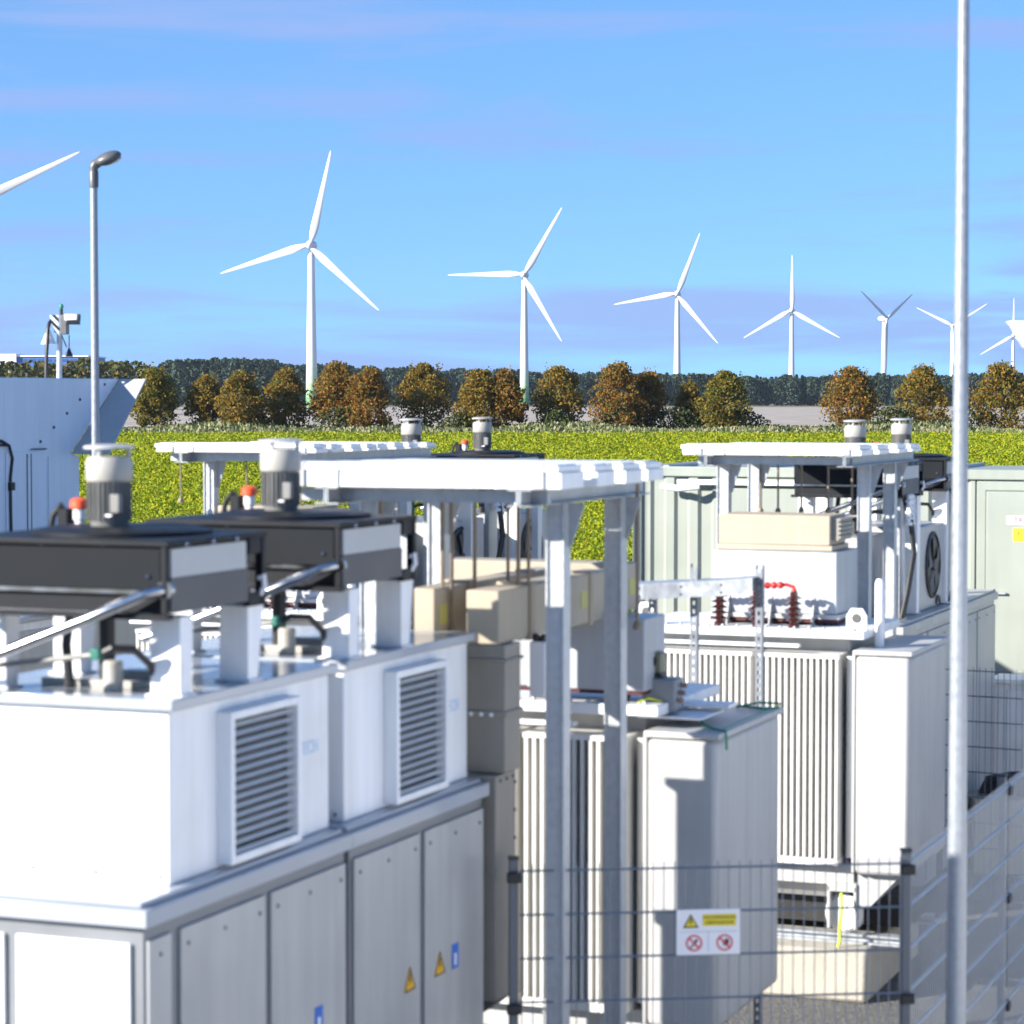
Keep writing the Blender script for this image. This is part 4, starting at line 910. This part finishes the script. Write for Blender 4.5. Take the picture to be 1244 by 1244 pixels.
m = MB(); m.box(.018, .024, 5.72, 5.735, .2, 3.44); m.box(.018, .024, 5.80, 5.81, .2, 3.44); m.box(.018, .024, 5.8, 6.1, 3.475, 3.49); m.build('door_seam', DGREY, dd)
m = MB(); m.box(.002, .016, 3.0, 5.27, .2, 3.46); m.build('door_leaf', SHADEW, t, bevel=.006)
m = MB(); m.tube([(.03, 4.4, 3.60), (.03, 5.0, 3.60), (.03, 5.25, 3.575), (.03, 5.38, 3.53), (.03, 5.44, 3.40), (.03, 5.40, 3.2), (.03, 5.40, 2.9), (.03, 5.42, 2.2)], .016, 8); m.tube([(.03, 4.4, 3.55), (.03, 5.0, 3.545), (.03, 5.38, 3.53)], .012, 8); m.box(.02, .06, 5.37, 5.44, 3.08, 3.16); m.build('cable', RUBBER, t)
m = MB(); m.box(.02, .05, 4.93, 5.08, 3.44, 3.52); m.build('lock_plate', AMBER, t)
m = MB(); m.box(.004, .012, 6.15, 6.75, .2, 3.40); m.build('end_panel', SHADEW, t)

# ------------------------------------------------------------------ camera mast on the white container
MP = at(72, 460, 27.3); MP.z = 4.21
t = thing('camera_mast', 'camera mast with striped box and horn loudspeaker on the white container', 'camera mast', MP)
k_ = 27.3 / F
def mp_(px, py, dy=0): p = at(px, py, 27.3 + dy); return (p.x - MP.x, p.y - MP.y, p.z - MP.z)
m = MB(); m.cyl((0, 0, 0), mp_(72.5, 398), .030, n=16); m.build('mast_pole', GALVP, t)
a = mp_(73, 406, -.08); b = mp_(84, 383, .08)
m = MB(); m.box(a[0], b[0], -.09, .09, a[2], b[2]); m.build('junction_box', MOTORM, t, bevel=.006)
p1, p2, p3, p4 = mp_(62, 383), mp_(73, 383), mp_(73, 406), mp_(68, 404)
m = MB(); m.prism([(p[0], -.095, p[2]) for p in (p4, p3, p2, p1)], 0, (0, .02, 0)); m.build('striped_panel', STRIPE, t)
c0, c1 = mp_(81, 386), mp_(97, 384)
m = MB(); m.box(c0[0], c1[0], -.15, -.05, c0[2] - .035, c0[2] + .035); o = m.build('camera_housing', SIGNW, t, bevel=.012)
m = MB(); m.box(c0[0] + .02, c1[0] + .012, -.16, -.04, c0[2] - .075, c0[2] - .037); m.box(c1[0] + .001, c1[0] + .018, -.15, -.05, c0[2] - .036, c0[2] + .036); m.build('camera_hood', CLAMP, o, bevel=.006)
g0 = mp_(74.5, 381); m = MB(); m.cyl((g0[0], 0, g0[2] - .02), (g0[0], 0, g0[2] + .05), .018, n=10); st = m.build('beacon_stem', CLAMP, t)
m = MB(); m.sphere((g0[0], 0, g0[2] + .075), .024, 10, sz=1.3); m.build('beacon_light', GREENL, st)
h0 = mp_(60, 410); m = MB(); m.lathe((h0[0], -.05, h0[2] - .07), [(.085, 0), (.075, .012), (.035, .11), (.02, .15)], 18); m.build('horn_speaker', SIGNW, t)
m = MB(); m.tube([mp_(56, 460, -.15), mp_(56.5, 430, -.15), mp_(58, 400, -.12), mp_(60, 392, -.08), mp_(64, 388, -.03)], .020, 8); m.build('corrugated_hose', RUBBER, t)
s0 = mp_(84, 430); m = MB(); m.tube([mp_(84, 407), mp_(84, 424)], .006, 6); m.tube([mp_(75, 407), mp_(81, 422)], .006, 6); m.lathe((s0[0], 0, s0[2] - .03), [(.04, 0), (.04, .02), (.02, .06), (.012, .09)], 12); m.build('spotlight', CLAMP, t)

# ------------------------------------------------------------------ lamp posts
def lamp_post(x, y, h, r0, r1, label, yaw=0.0, hs=1.0):
    t = thing('lamp_post', label, 'lamp post', (x, y, 0), yaw, 'galvanised lamp posts')
    m = MB(); m.tube([(0, 0, 0), (0, 0, h * .5), (0, 0, h)], [r0, (r0 + r1) / 2, r1], 24); m.build('pole', mat('weathered_zinc', (.30, .325, .36), .40, .35, .10, 30, streak=.06), t)
    m = MB(); m.lathe((0, 0, h - .05), [(r1 * 1.25, 0), (r1 * 1.3, .02), (r1 * 1.3, .15), (r1 * .9, .17)], 16); m.build('collar', LAMPG, t)
    z = h + .11
    m = MB(); m.tube([(0, 0, z - .03), (.0, 0, z + .03), (.02, 0, z + .06), (.07, 0, z + .09)], [.034, .044, .048, .04], 12); m.build('lamp_arm', LAMPG, t)
    mm = MB(); mm.sphere((0, 0, 0), .13 * hs, 22, sx=1.0, sy=.78, sz=.46); hd = mm.build('lamp_head', LAMPG, t); hd.location = (.135 * hs, 0, z + .115); hd.rotation_euler = (R_(14), R_(-20), 0)
    mm = MB(); mm.sphere((.02, 0, -.034 * hs), .10 * hs, 16, sx=1, sy=.66, sz=.30); mm.build('lamp_lens', LENS, hd)
    return t
lamp_post(-3.915, 24, 6.02, .045, .034, 'grey lamp post with tilted oval head on the left')
lamp_post(1.985, 11.3, 7.2, .0505, .0185, 'tall galvanised pole on the right running out of the top of the photo')

# ------------------------------------------------------------------ fences
def fence(label, p0, p1, npan, zt, zb, group, wire=WIREM, post_ends=(True, True), clampside=-1):
    p0 = Vector(p0); p1 = Vector(p1); v = p1 - p0; Ltot = v.length; ang = math.atan2(v.y, v.x)
    t = thing('mesh_fence', label, 'fence', (p0.x, p0.y, 0), ang, group); pl = Ltot / npan
    for k in range(npan):
        x0, x1 = k * pl + .035, (k + 1) * pl - .035; m = MB()
        nv = int(round((x1 - x0) / .05))
        for i in range(nv + 1):
            x = x0 + (x1 - x0) * i / nv; m.tube([(x, 0, zb - .02), (x, 0, zt + .03)], .0028, 5, False)
        nh = int((zt - zb) / .2 + .5)
        for j in range(nh + 1):
            z = zt - j * .2
            for yy in (-.006, .006): m.tube([(x0 - .01, yy, z), (x1 + .01, yy, z)], .0042, 5, False)
        m.build('mesh_panel', wire, t, fix=False)
    for k in range(npan + 1):
        if (k == 0 and not post_ends[0]) or (k == npan and not post_ends[1]): continue
        x = k * pl; m = MB(); m.box(x - .021, x + .021, .012, .052, 0, zt + .05); po = m.build('fence_post', ANTH, t, bevel=.004)
        m = MB(); m.box(x - .024, x + .024, .009, .055, zt + .05, zt + .062); m.build('post_cap', CLAMP, po)
        for z in (zt - .03, zt - .63, zt - 1.23):
            m = MB(); m.box(x - .034, x + .034, -.022, .011, z - .022, z + .024); m.build('clamp', CLAMP, po, bevel=.006)
    return t
FG = 'welded mesh fences'
FA = Vector((.01, 11.45, 0)); FB = Vector((1.82, 11.65, 0))
fence('front mesh fence carrying the warning sign, before the nearer transformer', FA, FB, 1, 1.865, .065, FG)
fence('mesh fence running back from the corner post to the right edge', FB, FB + DV * 7.6, 3, 1.865, .065, FG, wire=mat('fence_wire_galv', (.45, .48, .52), .4, .55, .06, 20), post_ends=(False, True))
fence('rear mesh fence seen beside the tall pole, before the sage green container', G(.12, 12.42), G(2.6, 12.1), 1, 1.86, .06, FG, wire=ANTH)

# warning sign hung on the front fence
ang = math.atan2(FB.y - FA.y, FB.x - FA.x); u_ = (FB - FA).normalized()
sc_pos = at(860, 1131, 11.52); 
t = thing('warning_sign', 'white warning sign with yellow high voltage text on the front mesh fence', 'sign', (sc_pos.x, sc_pos.y - .02, sc_pos.z), ang)
w_, h_ = .292, .208
m = MB(); m.box(-w_/2, w_/2, -.003, .003, -h_/2, h_/2); m.build('plate', SIGNW, t, bevel=.001)
FR = mat('frame_grey', (.42, .45, .58), .5, 0, .03, 10)
m = MB(); y0, y1 = -.0046, -.0031
for (a, b, c, d) in ((-w_/2+.012, w_/2-.012, .001, .004), (-.0015, .0015, -h_/2+.012, .0)): m.box(a, b, y0, y1, c, d)
m.build('divider_lines', FR, t, smooth=False)
m = MB(); m.box(-.026, .128, y0, y1, .028, .082); m.build('yellow_band', YELLOW, t, smooth=False)
for (s, z) in (('HOCHSPANNUNG', .067), ('LEBENSGEFAHR', .043)): text_obj('band_text', s, .0200, INKM, t, (.051, -.0054, z), (math.pi / 2, 0, 0), .93)
def tri(m, cx, cz, s, y): m.prism([(cx - s, y, cz - s * .8), (cx + s, y, cz - s * .8), (cx, y, cz + s * .95)], 0, (0, -.0012, 0))
m = MB(); tri(m, -.081, .050, .037, -.0031); m.build('triangle_border', INKM, t, smooth=False)
m = MB(); tri(m, -.081, .0485, .026, -.0044); m.build('triangle_face', YELLOW, t, smooth=False)
m = MB(); m.prism([(-.082, -.0058, .066), (-.074, -.0058, .066), (-.080, -.0058, .050), (-.074, -.0058, .050), (-.084, -.0058, .030), (-.081, -.0058, .045), (-.088, -.0058, .045)], 0, (0, -.001, 0)); m.build('bolt_symbol', INKM, t, smooth=False)
def ring(cx, cz, r, name):
    m = MB(); n = 32
    for k in range(n):
        a, b = 2*math.pi*k/n, 2*math.pi*(k+1)/n
        m.prism([(cx + r*math.cos(a), -.0031, cz + r*math.sin(a)), (cx + r*math.cos(b), -.0031, cz + r*math.sin(b)), (cx + .78*r*math.cos(b), -.0031, cz + .78*r*math.sin(b)), (cx + .78*r*math.cos(a), -.0031, cz + .78*r*math.sin(a))], 0, (0, -.0012, 0))
    q = r * .62; e = r * .085
    m.prism([(cx - q - e, -.0058, cz + q - e), (cx - q + e, -.0058, cz + q + e), (cx + q + e, -.0058, cz - q + e), (cx + q - e, -.0058, cz - q - e)], 0, (0, -.0008, 0))
    m.build(name, REDP, t, smooth=False)
ring(-.066, -.049, .038, 'prohibition_ring'); ring(.075, -.049, .038, 'prohibition_ring')
m = MB(); m.sphere((-.056, -.0044, -.038), .008, 10, sy=.1); m.prism([(-.088, -.0036, -.072), (-.083, -.0036, -.076), (-.052, -.0036, -.042), (-.058, -.0036, -.038)], 0, (0, -.0012, 0)); m.build('spark_symbol', INKM, t, smooth=False)
m = MB(); m.prism([(.070, -.0036, -.062), (.088, -.0036, -.066), (.096, -.0036, -.050), (.094, -.0036, -.034), (.087, -.0036, -.030), (.080, -.0036, -.030), (.076, -.0036, -.040), (.066, -.0036, -.048)], 0, (0, -.0012, 0)); m.build('hand_symbol', INKM, t, smooth=False)

# ------------------------------------------------------------------ floodlight on a post just past the right edge
fp = at(1252, 400, 20.5)
t = thing('floodlight', 'white floodlight housing cut off by the right photo edge', 'floodlight', (fp.x, fp.y, 0))
m = MB(); m.prism([(-.185, -.10, fp.z + .065), (-.15, -.10, fp.z + .03), (-.05, -.10, fp.z - .14), (.06, -.10, fp.z - .2), (.12, -.10, fp.z - .1), (.12, -.10, fp.z + .065)], 0, (0, .22, 0)); m.build('lamp_housing', WHITE, t, bevel=.012)
m = MB(); m.cyl((.09, .16, 0), (.09, .16, fp.z + .05), .035, n=14); m.box(.05, .13, .10, .17, fp.z - .06, fp.z); m.build('pole', GALVP, t)

# ------------------------------------------------------------------ thin autumn haze over the plain
m = MB(); m.box(-4200, 4200, -120, 4400, -1, 170)
hm = bpy.data.materials.new('haze_air'); hm.use_nodes = True; nt = hm.node_tree; nt.nodes.remove(nt.nodes['Principled BSDF'])
pv = nt.nodes.new('ShaderNodeVolumePrincipled'); pv.inputs['Color'].default_value = (.74, .88, 1, 1); pv.inputs['Density'].default_value = .000042; pv.inputs['Anisotropy'].default_value = .2
nt.links.new(pv.outputs[0], nt.nodes['Material Output'].inputs['Volume'])
hz = m.build('haze', hm, smooth=False); tag(hz, 'thin pale haze in the air over the distant plain', 'haze', kind='stuff')
